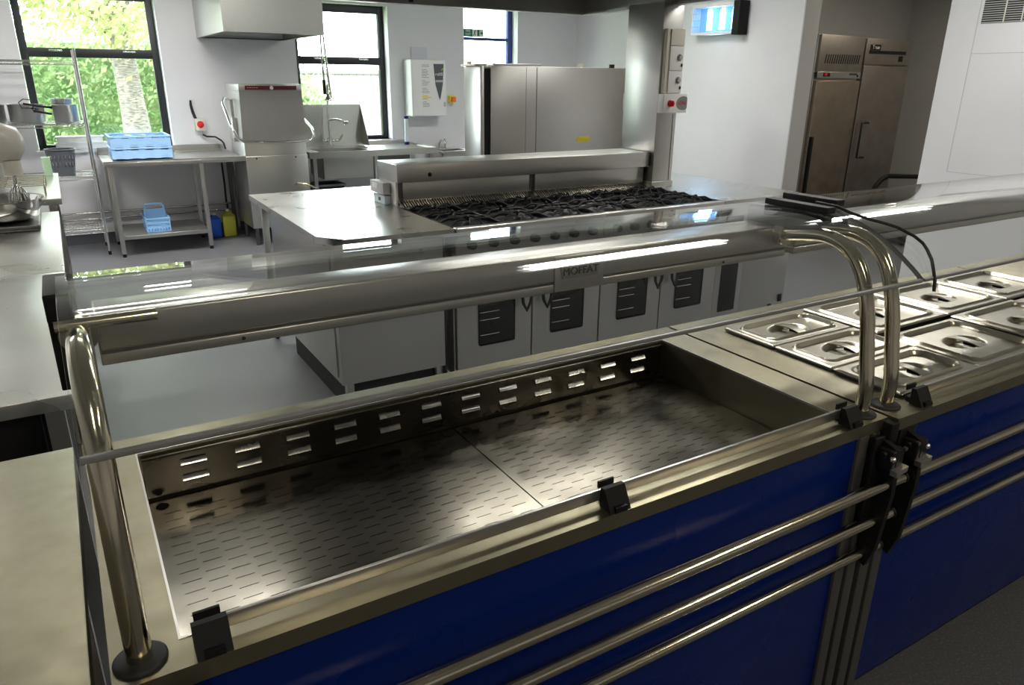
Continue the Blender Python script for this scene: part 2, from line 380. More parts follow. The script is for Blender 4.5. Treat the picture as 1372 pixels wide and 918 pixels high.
RAILS = [(.755, .762, .0130), (.765, .668, .0125), (.778, .577, .0120)]
def rails(x0, x1, par):
    for y, z, r in RAILS:
        b = B(); b.tube([(x0, y, z), (x1, y, z)], r, 18); o = obj('tray_rail', b, TUBE, par)
        obj('end_plug', B().lathe((x0-.002, y, z), [(0, -.002), (r+.001, -.001), (r+.001, .006)], 16, axis='x'), BLACK, o)
        obj('end_plug', B().lathe((x1+.002, y, z), [(r+.001, -.006), (r+.001, .001), (0, .002)], 16, axis='x'), BLACK, o)
def bracket(xc, par, side):
    b = B()
    b.prism([(.742, .846), (.79, .862), (.79, .56), (.766, .548), (.750, .60), (.738, .74)], xc-.007, xc+.007, axis='x')
    b.box(xc-.03, xc+.03, .778, .79, .64, .865, .003)
    b.box(xc-.020, xc+.020, .742, .778, .80, .846, .004)
    b.cyl((xc-.03, .760, .835), (xc+.03, .760, .835), .007, n=12)
    o = obj('rail_bracket', b, BLACK, par)
    obj('bolt', B().lathe((xc-side*.018, .742, .83), [(0, -.006), (.006, -.003), (.0065, .004)], 12, axis='y'), CHROME, o)
    obj('latch', B().prism([(xc-.020, .794), (xc+.018, .800), (xc+.018, .812), (xc-.020, .806)], .728, .743, axis='y'), STEEL, o)
    obj('bolt', B().lathe((xc+side*.02, .742, .845), [(0, -.004), (.005, -.002), (.005, .004)], 12, axis='y'), DARKST, o)
    return o
def body(x0, x1, par, pl=.05, pr=.08):
    # blue front, dark frame legs, side and rear cladding, plinth
    obj('front_panel', B().box(x0+pl, x1-pr, .800, .818, .13, .868, .001), BLUE, par)
    for a, c in ((x0+.005, x0+pl), (x1-pr, x1-.005)):
        obj('leg', B().box(a, a+.42*(c-a), .793, .83, .02, .868, .002).box(a+.42*(c-a), a+.6*(c-a), .806, .83, .02, .868).box(a+.6*(c-a), c, .793, .83, .02, .868, .002), LEGM, par)
    obj('side_panel', B().box(x0+.006, x0+.018, .83, 1.45, .12, .868), STEEL_V, par)
    obj('side_panel', B().box(x1-.018, x1-.006, .83, 1.45, .12, .868), STEEL_V, par)
    obj('rear_panel', B().box(x0+.02, x1-.02, 1.45, 1.46, .12, .868), STEEL, par)
    obj('base_shelf', B().box(x0+.02, x1-.02, .82, 1.45, .10, .13), STEEL, par)
    obj('plinth', B().box(x0+.04, x1-.04, .87, 1.42, .0, .10), BLACK, par)

# ---- left unit with display well
X0, X1 = -.053, 1.408
sv = thing('servery_counter', 'stainless servery counter with an empty perforated well and blue front, at the left', 'counter', (.68, 1.13, 0))
wx0, wx1, wy0, wy1 = .026, 1.320, .845, 1.398
obj('counter_top', B().ring(X0, X1, .79, 1.475, wx0, wx1, wy0, wy1, ZC-.028, ZC, bev=0), SATIN, sv)
obj('well_rim', B().ring(wx0-.0015, wx1+.0015, wy0-.0015, wy1+.0015, wx0+.0015, wx1-.0015, wy0+.0015, wy1-.0015, ZC-.004, ZC+.0012), STEEL, sv)
wl = obj('well', B().box(wx0-.002, wx0+.0005, wy0, wy1, .76, ZC-.004).box(wx1-.0005, wx1+.002, wy0, wy1, .76, ZC-.004).box(wx0, wx1, wy0-.002, wy0+.0005, .76, ZC-.004).box(wx0, wx1, wy1-.0005, wy1+.002, .76, ZC-.004).box(wx0, wx1, wy0, wy1, .755, .76), SATIN, sv)
# louvred back panel: a sheet with raised louvres
lp = B(); ly = 1.391
lp.box(wx0+.006, wx1-.004, ly, ly+.002, .806, .889)
lp.box(wx0+.006, wx1-.004, ly-.007, ly+.002, .888, .892, .001)
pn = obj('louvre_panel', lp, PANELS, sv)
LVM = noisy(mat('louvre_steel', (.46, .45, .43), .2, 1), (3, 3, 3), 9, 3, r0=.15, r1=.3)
for i in range(12):
    for z in (.868, .834):
        x = .1205+i*.1009
        lv = B(); lv.prism([(ly+.0012, z+.0068), (ly-.0012, z+.0064), (ly-.0075, z-.0040), (ly+.0005, z-.0050)], x-.0235, x+.0235, axis='x')
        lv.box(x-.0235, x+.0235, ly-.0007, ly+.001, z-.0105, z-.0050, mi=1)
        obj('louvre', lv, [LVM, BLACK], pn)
for x in (.052, .66, 1.29): lv = obj('fixing_hole', B().lathe((x, ly-.0007, .815), [(0, 0), (.007, 0), (.007, .001)], 16, axis='y'), BLACK, pn)
# slotted base plates (holes cut in the sheet)
SP, SL, SR = .0765, .0300, .01435
def slotplate(x0, x1, y0, y1, z, par):
    bb = B(); rows = []; y = y0+.022; k = 0; b = bb.b
    def fc(a, c, d, e): bb.quad([(a, d, z), (c, d, z), (c, e, z), (a, e, z)])
    yc = y0
    while y < y1-.05:
        h = .0008; fc(x0, x1, yc, y-h)
        x = x0+.02+(.5*SP if k % 2 else 0); xa = x0
        while x+SL < x1-.018:
            fc(xa, x, y-h, y+h); xa = x+SL; x += SP
        fc(xa, x1, y-h, y+h); yc = y+h; y += SR; k += 1
    fc(x0, x1, yc, y1)
    bb.quad([(x0, y0, z), (x1, y0, z), (x1, y0, z-.02), (x0, y0, z-.02)]); bb.quad([(x1, y0, z), (x1, y1, z), (x1, y1, z-.02), (x1, y0, z-.02)]); bb.quad([(x0, y0, z), (x0, y1, z), (x0, y1, z-.02), (x0, y0, z-.02)])
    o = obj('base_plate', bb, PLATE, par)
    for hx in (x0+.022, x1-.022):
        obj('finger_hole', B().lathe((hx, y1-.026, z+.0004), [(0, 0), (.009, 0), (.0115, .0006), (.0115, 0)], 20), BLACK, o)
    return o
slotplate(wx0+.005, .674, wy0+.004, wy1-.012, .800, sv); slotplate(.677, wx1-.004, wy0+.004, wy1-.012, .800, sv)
obj('drain_tray', B().box(wx0+.002, wx1-.002, wy0+.002, wy1-.002, .762, .772), BLACK, sv)
fs = obj('front_ledge', B().box(.045, 1.320, .824, .8295, ZC+.010, ZC+.030, .001), STEEL, sv)
for x in (.060, .690, 1.308): clip(x, sv)
post(-.020, sv); post(1.372, sv)
gantry(.0, 1.40, sv, badge=.812)
obj('screen_bracket', B().box(-.052, -.022, 1.075, 1.20, 1.262, 1.3005, .003).box(-.052, -.034, 1.085, 1.115, 1.165, 1.262, .002).box(-.052, -.043, 1.115, 1.19, 1.17, 1.262), BLACK, sv)
obj('support_tube', B().tube([(-.045, 1.06, 1.262), (.075, 1.06, 1.262)], .0085, 14), TUBE, sv)
obj('screen_bracket', B().box(1.357, 1.385, .975, 1.14, 1.304, 1.3175, .002).box(1.362, 1.380, 1.0, 1.19, 1.258, 1.298, .002), BLACK, sv)
screen(-.036, 1.405, sv)
rails(-.03, 1.447, sv); bracket(1.392, sv, 1); bracket(.02, sv, 1)
body(X0, X1, sv)

# ---- right unit with pans and lids
X2, X3 = 1.418, 2.880
s2 = thing('servery_counter', 'stainless servery counter holding lidded pans, blue front, right of the empty well', 'counter', (2.15, 1.13, 0))
px0, px1, py0, py1 = 1.530, 2.862, .846, 1.362
obj('counter_top', B().ring(X2, X3, .772, 1.475, px0, px1, py0, py1, ZC-.028, ZC), SATIN, s2)
obj('well', B().box(px0-.002, px0, py0, py1, .70, ZC-.002).box(px1, px1+.002, py0, py1, .70, ZC-.002).box(px0, px1, py0-.002, py0, .70, ZC-.002).box(px0, px1, py1, py1+.002, .70, ZC-.002).box(px0, px1, py0, py1, .69, .70), DARKST, s2)
obj('front_ledge', B().box(1.545, 2.82, .812, .8175, ZC+.010, ZC+.030, .001), STEEL, s2)
for x in (1.535, 2.80): clip(x, s2, -.012)
post(1.458, s2); post(2.842, s2)
gantry(1.43, 2.868, s2)
obj('screen_bracket', B().box(1.446, 1.476, 1.02, 1.165, 1.306, 1.3205, .002).box(1.450, 1.470, 1.0, 1.19, 1.258, 1.298, .002), BLACK, s2)
screen(1.412, 2.875, s2)
rails(1.470, 2.86, s2); bracket(1.478, s2, -1); bracket(2.82, s2, -1)
body(X2, X3, s2, .085, .05)
cb = obj('connecting_block', B().box(1.396, 1.424, .770, .80, .845, .893, .003), BLACK, s2)

# ---- third unit, plain top, leaving the frame at the right
s3 = thing('servery_counter', 'plain-topped stainless counter at the right edge, beyond the lidded pans', 'counter', (3.6, 1.13, 0))
obj('counter_top', B().box(2.892, 4.30, .772, 1.475, ZC-.028, ZC, .001), SATIN, s3)
body(2.892, 4.30, s3, .06, .06)
obj('joint_strip', B().box(2.8805, 2.8915, .80, 1.47, ZC-.02, ZC-.001), BLACK, s3)
rails(2.91, 4.25, s3); bracket(2.93, s3, 1)

# ---- lids and pans
def smooth(t): t = max(0, min(1, t)); return t*t*(3-2*t)
def lid(x0, x1, y0, y1, z, label, zl=0):
    cx, cy = (x0+x1)/2, (y0+y1)/2; hx, hy = (x1-x0)/2, (y1-y0)/2
    t = thing('pan_lid', label, 'lid', (cx, cy, z), 'stainless pan lids on the servery')
    nx, ny = 84, 60; bb = B(); b = bb.b; g = []
    for j in range(ny+1):
        row = []
        for i in range(nx+1):
            u_ = -hx+2*hx*i/nx; v_ = -hy+2*hy*j/ny
            r = .030; qx = abs(u_)-(hx-.026-r); qy = abs(v_)-(hy-.026-r)
            d = math.hypot(max(qx, 0), max(qy, 0))+min(max(qx, qy), 0)-r     # <0 inside the pressed panel
            h = .0005 + .0065*smooth(1-abs(d+.001)/.008)*(1 if d < .008 else 0) - .006*smooth(-d/.010)
            e = math.hypot(u_/.066, v_/.042)
            h -= .014*smooth((1.08-e)/.42)
            edge = min(hx-abs(u_), hy-abs(v_))
            row.append(b.verts.new((cx+u_, cy+v_, z+h-(.004 if edge < .001 else 0))))
        g.append(row)
    for j in range(ny):
        for i in range(nx): b.faces.new((g[j][i], g[j][i+1], g[j+1][i+1], g[j+1][i]))
    obj('lid_plate', bb, LIDM, t, angle=60, allsmooth=True)
    hb = B(); n = 10; A = []
    for k in range(n+1):
        a = k/n; yy = cy-.045+.09*a; zz = z-.0055+.004*math.sin(PI*a)
        wd = .013+.006*(abs(2*a-1)**2)
        A.append([b_ for b_ in (hb.b.verts.new((cx+.014-wd, yy, zz)), hb.b.verts.new((cx+.014+wd, yy, zz)), hb.b.verts.new((cx+.014+wd, yy, zz-.002)), hb.b.verts.new((cx+.014-wd, yy, zz-.002)))])
    for k in range(n):
        for q in range(4): hb.b.faces.new((A[k][q], A[k][(q+1) % 4], A[k+1][(q+1) % 4], A[k+1][q]))
    hb.b.faces.new(A[0][::-1]); hb.b.faces.new(A[-1])
    obj('handle', hb, LIDM, t, angle=40, allsmooth=True)
    obj('finger_recess', B().box(cx+.026, cx+.046, cy-.016, cy+.016, z-.020, z-.0135, .002), BLACK, t)
    # the pan under it
    p = thing('gastronorm_pan', 'pan under the '+label, 'pan', (cx, cy, .78), 'pans under the lids')
    i_ = .012
    pb = B().ring(x0+.003, x1-.003, y0+.003, y1-.003, x0+i_, x1-i_, y0+i_, y1-i_, z-.0095, z-.0065)
    pb.box(x0+i_, x0+i_+.0015, y0+i_, y1-i_, .80, z-.0075).box(x1-i_-.0015, x1-i_, y0+i_, y1-i_, .80, z-.0075).box(x0+i_, x1-i_, y0+i_, y0+i_+.0015, .80, z-.0075).box(x0+i_, x1-i_, y1-i_-.0015, y1-i_, .80, z-.0075).box(x0+i_, x1-i_, y0+i_, y1-i_, .798, .80)
    obj('pan_body', pb, DARKST, p)
Z = .9115
lid(1.522, 1.848, 1.191, 1.366, Z, 'narrow steel lid at the back of the left row of three')
lid(1.522, 1.848, 1.013, 1.188, Z, 'narrow steel lid in the middle of the left row of three')
lid(1.522, 1.848, .835, 1.010, Z, 'narrow steel lid at the front of the left row of three')
lid(1.852, 2.178, .835, 1.098, Z, 'large square steel lid at the front, right of the row of three')
lid(1.852, 2.190, 1.112, 1.366, Z+.006, 'steel lid at the back behind the two tube posts')
lid(2.196, 2.522, 1.112, 1.366, Z+.006, 'steel lid at the back below the tip of the black cable')
lid(2.184, 2.524, .835, 1.104, Z+.006, 'large steel lid at the front, second from the left post')
lid(2.528, 2.852, 1.112, 1.366, Z+.006, 'steel lid at the back, farthest along the counter')
lid(2.528, 2.800, .835, 1.104, Z, 'steel lid at the front, at the right edge of the picture')

pts = [(1.390, 1.03, 1.3195), (1.388, .975, 1.3185), (1.398, .947, 1.308), (1.42, .92, 1.298), (1.447, .900, 1.290), (1.465, .882, 1.283), (1.484, .853, 1.267), (1.487, .835, 1.256), (1.482, .821, 1.246), (1.468, .800, 1.231), (1.450, .783, 1.217), (1.440, .770, 1.197), (1.435, .765, 1.178)]
cbo = B().tube(pts, .0032, 10)
tag(obj('cable', cbo, RUBBER), 'black cable draped over the curved glass from the joint between the two screens', 'cable')

# ================================================================ ISLAND
left = thing('worktop_cabinet', 'stainless worktop cabinet on castors at the left end of the cooking island', 'cabinet', (1.25, 3.9, 0))
top = [(.922, 4.60), (.908, 3.20), (1.0, 3.075), (1.528, 3.068), (1.532, 4.05), (2.6, 4.05), (2.6, 4.66)]
obj('worktop', B().prism(top, .868, .90), WORKTOP, left)
obj('cabinet_body', B().box(.955, 1.49, 3.115, 4.25, .20, .867, .003), STEEL_V, left)
obj('side_door', B().box(.948, .956, 3.17, 4.20, .225, .85, .002), STEEL, left)
obj('rear_shelf', B().box(.97, 1.49, 4.27, 4.60, .30, .32), STEEL, left)
obj('kickplate_or_shade_panel', B().box(1.02, 1.49, 3.22, 3.235, .0, .20).box(1.02, 1.035, 3.235, 4.2, .0, .20), BLACK, left)  # black panels added to block light and keep the space under the cabinet dark
for (lx, ly_) in ((.985, 4.52), (1.47, 4.52), (1.00, 3.16), (1.47, 3.16)):
    o = obj('leg', B().box(lx-.018, lx+.018, ly_-.018, ly_+.018, .075, .868, .003), STEEL_V, left)
    obj('castor', B().lathe((lx-.012, ly_, .036), [(0, 0), (.030, 0), (.036, .005), (.036, .019), (.030, .024), (0, .024)], 20, axis='x').box(lx-.02, lx+.02, ly_-.014, ly_+.014, .06, .078, .003), BLACK, o)
for (lx, ly_) in ((2.5, 4.6), (2.5, 4.12)): obj('leg', B().box(lx-.018, lx+.018, ly_-.018, ly_+.018, .0, .868), STEEL_V, left)

# two six-burner ranges
def grate(cx, cy, z, par):
    b = B(); h = .145; wv = .178; t = .007
    b.ring(cx-h, cx+h, cy-wv, cy+wv, cx-h+.012, cx+h-.012, cy-wv+.012, cy+wv-.012, z, z+.014, bev=.003)
    for oy in (-.089, .089):
        for k in range(8):
            a = k*PI/4+PI/8; c0 = Vector((cx+.035*math.cos(a), cy+oy+.035*math.sin(a), z+.030)); 
            rr = min((h-.006)/max(abs(math.cos(a)), 1e-3), .084/max(abs(math.sin(a)), 1e-3))
            c1 = Vector((cx+rr*math.cos(a), cy+oy+rr*math.sin(a), z+.008)); mid = c0.lerp(c1, .55)+Vector((0, 0, .014))
            b.tube([c0, mid, c1], [.0052, .0062, .0062], 6)
    b.tube([(cx-h+.006, cy, z+.010), (cx-.05, cy, z+.026), (cx+.05, cy, z+.026), (cx+h-.006, cy, z+.010)], .007, 6)
    return obj('pan_support', b, IRON, par)
def rng(x0, label):
    x1 = x0+.882
    t = thing('cooking_range', label, 'cooker', ((x0+x1)/2, 3.4, 0), 'gas ranges in the cooking island')
    obj('range_body', B().box(x0, x1, 3.11, 3.72, .14, .88, .003), STEEL, t)
    obj('hob_tray', B().box(x0, x1, 3.10, 3.72, .872, .882), IRON, t)
    obj('hob_edge', B().box(x0, x1, 3.062, 3.10, .858, .902, .006), STEEL, t)
    cp = obj('control_panel', B().box(x0, x1, 3.07, 3.11, .77, .862, .004), STEEL, t)
    for k in range(7):
        kx = x0+.08+k*(.72/6)
        obj('knob', B().lathe((kx, 3.07, .815), [(0, -.035), (.018, -.034), (.021, -.02), (.023, 0)], 18, axis='y'), BLACK, cp)
    for k in range(2):
        a, c = x0+.004+k*.442, x0+.438+k*.442
        d = obj('door', B().box(a, c, 3.078, 3.112, .17, .765, .004), STEEL_V, t)
        wx_a = a+(.118 if k == 0 else .112); wx_c = wx_a+.213
        obj('door_window', B().box(wx_a, wx_c, 3.074, 3.082, .285, .60, .012), OVENGLASS, d)
        rk = B()
        for zz in (.34, .42, .46, .54): rk.box(wx_a+.01, wx_a+.12, 3.0728, 3.0742, zz, zz+.0022)
        obj('oven_rack', rk, LGREY, d)
        hx = (c-.055) if k == 0 else (a+.062)
        pts = [(hx-.030, 3.07, .70), (hx-.032, 3.045, .66), (hx-.031, 3.035, .56), (hx-.022, 3.035, .49), (hx, 3.035, .448), (hx+.022, 3.035, .49), (hx+.031, 3.035, .56), (hx+.032, 3.045, .66), (hx+.030, 3.07, .70)]
        obj('handle', B().tube(pts, .0085, 10), BLACK, d)
    obj('kickplate_or_shade_panel', B().box(x0+.01, x1-.01, 3.13, 3.15, .03, .14), DARKST, t)
    for lx in (x0+.06, x1-.06):
        for ly_ in (3.18, 3.66): obj('foot', B().cyl((lx, ly_, 0), (lx, ly_, .14), .02), DARKST, t)
    for i in range(3):
        gx = x0+.147+i*.294
        grate(gx, 3.30, .884, t); 
        grate(gx, 3.57, .884, t) if False else None
        for by in (3.21, 3.39, 3.57):
            if by < 3.5: pass
    for i in range(3):
        gx = x0+.147+i*.294; grate(gx, 3.60-.0, .884, t) if False else None
        for by in (3.211, 3.389, 3.60):
            bo = obj('burner', B().lathe((gx, by, .882), [(0, .016), (.028, .016), (.034, .010), (.038, 0)], 20), IRON, t)
    for i in range(3):
        gx = x0+.147+i*.294
        b = B(); b.ring(gx-.145, gx+.145, 3.486, 3.706, gx-.133, gx+.133, 3.498, 3.694, .884, .898, bev=.003)
        for k in range(8):
            a = k*PI/4+PI/8; c0 = Vector((gx+.035*math.cos(a), 3.60+.035*math.sin(a), .914)); rr = min(.139/max(abs(math.cos(a)), 1e-3), .10/max(abs(math.sin(a)), 1e-3))
            c1 = Vector((gx+rr*math.cos(a), 3.60+rr*math.sin(a), .892)); b.tube([c0, c0.lerp(c1, .55)+Vector((0, 0, .018)), c1], [.0052, .0062, .0062], 6)
        obj('pan_support', b, IRON, t)
    return t
rng(1.536, 'six-burner gas range with glass oven doors, next to the left cabinet')
rng(2.421, 'six-burner gas range with glass oven doors, next to the control column')
gp = obj('gap_shade_fill', B().box(1.494, 1.500, 3.12, 3.70, .12, .866).box(1.500, 1.534, 3.20, 3.70, .14, .866), BLACK)  # black solid stands in for the shade in this gap
tag(gp, 'black fill for the shaded gap between left cabinet and first gas range', 'filler')

# flue and splashback
fl = thing('flue_splashback', 'boxed stainless flue and splashback running behind the gas burners', 'flue', (2.42, 3.9, .9))
obj('flue_cap', B().box(1.530, 3.300, 3.75, 4.042, 1.031, 1.126, .003), STEEL, fl)
obj('splash_panel', B().box(1.575, 2.392, 3.782, 3.80, .925, 1.031, .001), STEEL, fl)
obj('splash_panel', B().box(2.435, 3.285, 3.782, 3.80, .925, 1.031, .001), STEEL, fl)
obj('flue_body', B().box(1.545, 3.295, 3.80, 4.03, .902, 1.031), DARKST, fl)
obj('end_panel', B().box(1.536, 1.548, 3.79, 4.03, .902, 1.03), PINK, fl)
VENT = mat('vent_brass_steel', (.78, .74, .58), .25, 1)
for (a, c) in ((1.545, 2.412), (2.418, 3.295)):
    gr = obj('vent_strip', B().prism([(3.722, .900), (3.726, .900), (3.790, .932), (3.786, .934)], a, c, axis='x'), VENT, fl)
    sb = B(); k = a+.012
    while k < c-.014:
        sb.prism([(3.7265, .9035), (3.7285, .9042), (3.780, .9310), (3.778, .9312)], k, k+.0070, axis='x'); k += .01555
    obj('vent_slots', sb, BLACK, gr)
obj('hole', B().lathe((1.724, 3.7492, 1.067), [(0, -.0012), (.0105, -.0010), (.012, .0006)], 20, axis='y'), BLACK, fl)
ib = thing('isolator_box', 'small grey switch box on the left end of the flue', 'switch', (1.50, 3.93, .955))
obj('box_body', B().box(1.486, 1.530, 3.85, 4.045, .958, 1.022, .003), LGREY, ib)
obj('switch_plate', B().box(1.483, 1.487, 3.93, 4.01, .985, 1.012, .001), WHITE, ib)
sk = thing('socket_box', 'pale blue socket box on the island top under the grey switch box', 'socket', (1.51, 3.93, .9))
obj('box_body', B().box(1.496, 1.534, 3.86, 4.03, .9005, .950, .003), mat('pale_blue_plastic', (.50, .60, .66), .4), sk)
obj('socket_hole', B().box(1.4945, 1.4965, 3.92, 3.95, .918, .936), BLACK, sk)

# control column
cc = thing('service_column', 'tall stainless service column rising from the island to the canopy', 'column', (3.40, 3.9, .9))
obj('column_body', B().box(3.312, 3.478, 3.722, 4.06, .90, 2.02, .002).box(3.312, 3.49, 3.722, 4.06, 2.02, CZ-.001), STEEL_V, cc)
obj('base_collar', B().box(3.304, 3.486, 3.714, 4.07, .90, .935, .002), STEEL, cc)
obj('cover_seam', B().box(3.450, 3.453, 3.7205, 3.7225, .94, 1.36), BLACK, cc)
sw = thing('switch_bank', 'cream bank of two dial switches on the steel column', 'switch', (3.40, 3.70, 1.49))
obj('backing', B().box(3.325, 3.470, 3.690, 3.722, 1.488, 1.868, .004), CREAM, sw)
for k, (za, zb) in enumerate(((1.492, 1.622), (1.626, 1.768), (1.772, 1.864))):
    pl = obj('switch_plate', B().box(3.352, 3.466, 3.682, 3.692, za, zb, .004), WHITE if k < 2 else CREAM, sw)
    if k < 2:
        obj('dial', B().lathe((3.432, 3.682, za+.075), [(0, -.016), (.013, -.015), (.015, 0), (.019, 0), (.019, .001)], 20, axis='y'), [LGREY], pl)
        obj('dial_shadow_ring', B().lathe((3.432, 3.6815, za+.075), [(.016, -.001), (.021, -.001), (.021, .001)], 20, axis='y'), INK, pl)
        obj('rocker_switch', B().box(3.447, 3.457, 3.677, 3.684, za+.022, za+.040), BLACK, pl)
es = thing('emergency_stop', 'white control box with a red knob, under the cream switches on the column', 'switch', (3.41, 3.70, 1.37))
obj('box_body', B().box(3.312, 3.512, 3.668, 3.722, 1.370, 1.487, .004), WHITE, es)
obj('red_knob', B().lathe((3.368, 3.668, 1.428), [(0, -.026), (.016, -.026), (.020, -.018), (.018, -.006), (.022, 0)], 20, axis='y').box(3.364, 3.372, 3.634, 3.645, 1.412, 1.444), RED, es)
lg = B(); n = 24
poly = [(3.478+.056*math.cos(a), 1.430+.042*math.sin(a)) for a in [2*PI*k/n for k in range(n)]]
poly = [(min(x, 3.511), z) for x, z in poly]
lo_ = obj('logo_oval', lg.prism(poly, 3.6655, 3.669, axis='y'), GREY, es)
text('logo_lettering', 'ON', .038, (3.470, 3.665, 1.430), RX, RED, lo_, .0008)

# right-hand worktop
rw = thing('worktop_cabinet', 'stainless worktop cabinet at the right end of the cooking island', 'cabinet', (3.68, 3.85, 0))
obj('worktop', B().prism([(3.312, 3.068), (3.96, 3.068), (4.02, 3.12), (4.02, 4.66), (2.70, 4.66), (2.70, 4.07), (3.312, 4.07)], .868, .90), WORKTOP, rw)
obj('cabinet_body', B().box(3.55, 3.985, 3.10, 4.6, .14, .867, .003), STEEL_V, rw)
nb = obj('niche_frame', B().box(3.315, 3.548, 3.09, 3.13, .12, .865, .003), STEEL_V, rw)
obj('dark_door', B().box(3.362, 3.505, 3.084, 3.093, .20, .80, .004), OVENGLASS, nb)
obj('door_latch', B().box(3.43, 3.475, 3.08, 3.092, .145, .165), BLACK, nb)
obj('rear_body', B().box(3.315, 3.548, 3.13, 4.6, .14, .866), STEEL, rw)
obj('socket', B().box(3.935, 3.965, 3.095, 3.102, .185, .235), BLACK, rw); obj('foot', B().box(3.84, 3.87, 3.094, 3.102, .165, .178), BLACK, rw)
for (a, c) in ((3.4, 3.2), (3.9, 3.2), (3.4, 4.5), (3.9, 4.5)): obj('foot', B().cyl((a, c, 0), (a, c, .14), .02), DARKST, rw)

# extraction canopy over the island
cy_ = thing('extraction_canopy', 'large stainless extraction canopy hanging over the cooking island', 'hood', (2.2, 3.8, 2.0))
hx0, hx1, hy0, hy1 = .55, 3.445, 2.75, 4.72
cyb = B(); hz = 2.003
cyb.box(hx0, hx1, hy1-.02, hy1, hz, 2.5).box(hx0, hx1, hy0, hy0+.02, hz, 2.5).box(hx0, hx0+.02, hy0, hy1, hz, 2.5).box(hx1-.02, hx1, hy0, hy1, hz, 2.5).box(hx0, hx1, hy0, hy1, 2.5, 2.52)
obj('canopy_shell', cyb, STEEL, cy_)
obj('drip_channel', B().ring(hx0+.02, hx1-.02, hy0+.02, hy1-.02, hx0+.07, hx1-.07, hy0+.07, hy1-.07, hz, hz+.012), STEEL, cy_)
obj('filter_bank', B().prism([(hy1-.08, 2.10), (hy1-.05, 2.10), (3.76, 2.49), (3.72, 2.49)], hx0+.05, hx1-.05, axis='x'), DARKST, cy_)
obj('filter_bank', B().prism([(hy0+.08, 2.10), (hy0+.05, 2.10), (3.70, 2.49), (3.74, 2.49)], hx0+.05, hx1-.05, axis='x'), DARKST, cy_)
obj('hanger', B().box(1.0, 1.04, 3.2, 3.24, 2.52, CZ).box(3.0, 3.04, 3.2, 3.24, 2.52, CZ).box(1.0, 1.04, 4.4, 4.44, 2.52, CZ).box(3.0, 3.04, 4.4, 4.44, 2.52, CZ), DARKST, cy_)
obj('joint_clip', B().box(2.05, 2.07, hy1-.045, hy1-.018, 2.016, 2.09), BLACK, cy_)

# tall steel cabinet behind the island
tf = thing('upright_refrigerator', 'tall stainless refrigerator seen side-on behind the flue', 'refrigerator', (3.5, 5.6, 0))
obj('cabinet_body', B().box(2.925, 4.25, 5.2, 5.62, .12, 1.66, .004), STEEL_V, tf)
obj('side_seam', B().box(3.344, 3.350, 5.1985, 5.2005, .13, 1.655).box(3.246, 3.249, 5.199, 5.2005, .13, 1.655), DARKST, tf)
dd = obj('door', B().box(2.835, 2.868, 5.2, 5.47, .14, 1.655, .004), STEEL_V, tf)
obj('door_gasket', B().box(2.868, 2.925, 5.215, 5.45, .15, 1.64), BLACK, dd)
obj('hinge', B().box(2.80, 2.90, 5.22, 5.46, 1.656, 1.672, .003).cyl((2.845, 5.40, 1.67), (2.845, 5.40, 1.695), .022), CREAM, dd)
obj('top_panel', B().box(2.98, 3.42, 5.25, 5.6, 1.66, 1.68, .003), STEEL, tf)
obj('cap', B().cyl((3.84, 5.3, 1.66), (3.84, 5.3, 1.692), .022), CREAM, tf); obj('cap', B().cyl((4.17, 5.3, 1.66), (4.17, 5.3, 1.69), .024), BLACK, tf)
obj('warning_label', B().box(3.755, 3.885, 5.197, 5.2005, 1.072, 1.112), YELLOW, tf)
obj('data_plate', B().box(4.228, 4.252, 5.193, 5.2005, 1.31, 1.46, .001), WHITE, tf)
for a in (2.98, 4.18):
    for c in (5.25, 5.57): obj('foot', B().cyl((a, c, 0), (a, c, .12), .025), BLACK, tf)

# ================================================================ BACK WALL: DISH AREA
dh = thing('dishwasher_canopy', 'small box-shaped stainless canopy on the wall over the dishwasher', 'hood', (1.77, 7.6, 1.92))
obj('canopy_shell', B().box(1.33, 2.06, 6.9, 6.915, 1.92, CZ-.002).box(2.06, 2.185, 6.9, 6.915, 1.92, CZ-.002).box(1.33, 1.345, 6.915, YB, 1.92, CZ-.002).box(2.17, 2.185, 6.915, YB, 1.92, CZ-.002).box(1.345, 2.17, 6.915, YB, 2.30, 2.32), STEEL_V, dh)
obj('drip_rim', B().ring(1.345, 2.17, 6.915, YB-.002, 1.38, 2.135, 6.95, YB-.035, 1.92, 1.93), DARKST, dh)

dw = thing('dishwasher', 'hood-type stainless dishwasher with a red strip and a bar handle', 'dishwasher', (1.78, 7.65, 0))
hd_ = obj('hood', B().prism([(1.492, 1.50), (2.062, 1.497), (2.082, .985), (1.478, .985)], 7.35, 7.95, axis='y'), STEEL_V, dw)
obj('hood_cap', B().box(1.488, 2.066, 7.345, 7.952, 1.44, 1.502, .004), STEEL, hd_)
obj('control_strip', B().box(1.545, 2.018, 7.341, 7.346, 1.452, 1.488, .001), MAROON, hd_)
obj('dial', B().lathe((1.785, 7.341, 1.470), [(0, -.010), (.009, -.010), (.009, -.006), (.017, -.005), (.017, 0)], 20, axis='y'), WHITE, hd_)
lt = B()
for k in range(5): lt.box(1.565+k*.020, 1.578+k*.020, 7.3395, 7.3412, 1.468, 1.473)
obj('strip_lettering', lt, LGREY, hd_)
obj('body', B().box(1.488, 2.068, 7.36, 7.95, .17, .98, .004), STEEL_V, dw)
obj('front_panel', B().box(1.486, 2.072, 7.345, 7.362, .175, .855, .004), STEEL_V, dw)
for x in (1.585, 1.955): obj('screw', B().lathe((x, 7.344, .835), [(0, -.003), (.007, -.002), (.008, 0)], 12, axis='y'), BLACK, dw)
for a in (1.53, 2.03):
    for c in (7.40, 7.90): obj('foot', B().cyl((a, c, 0), (a, c, .17), .022), DARKST, dw)
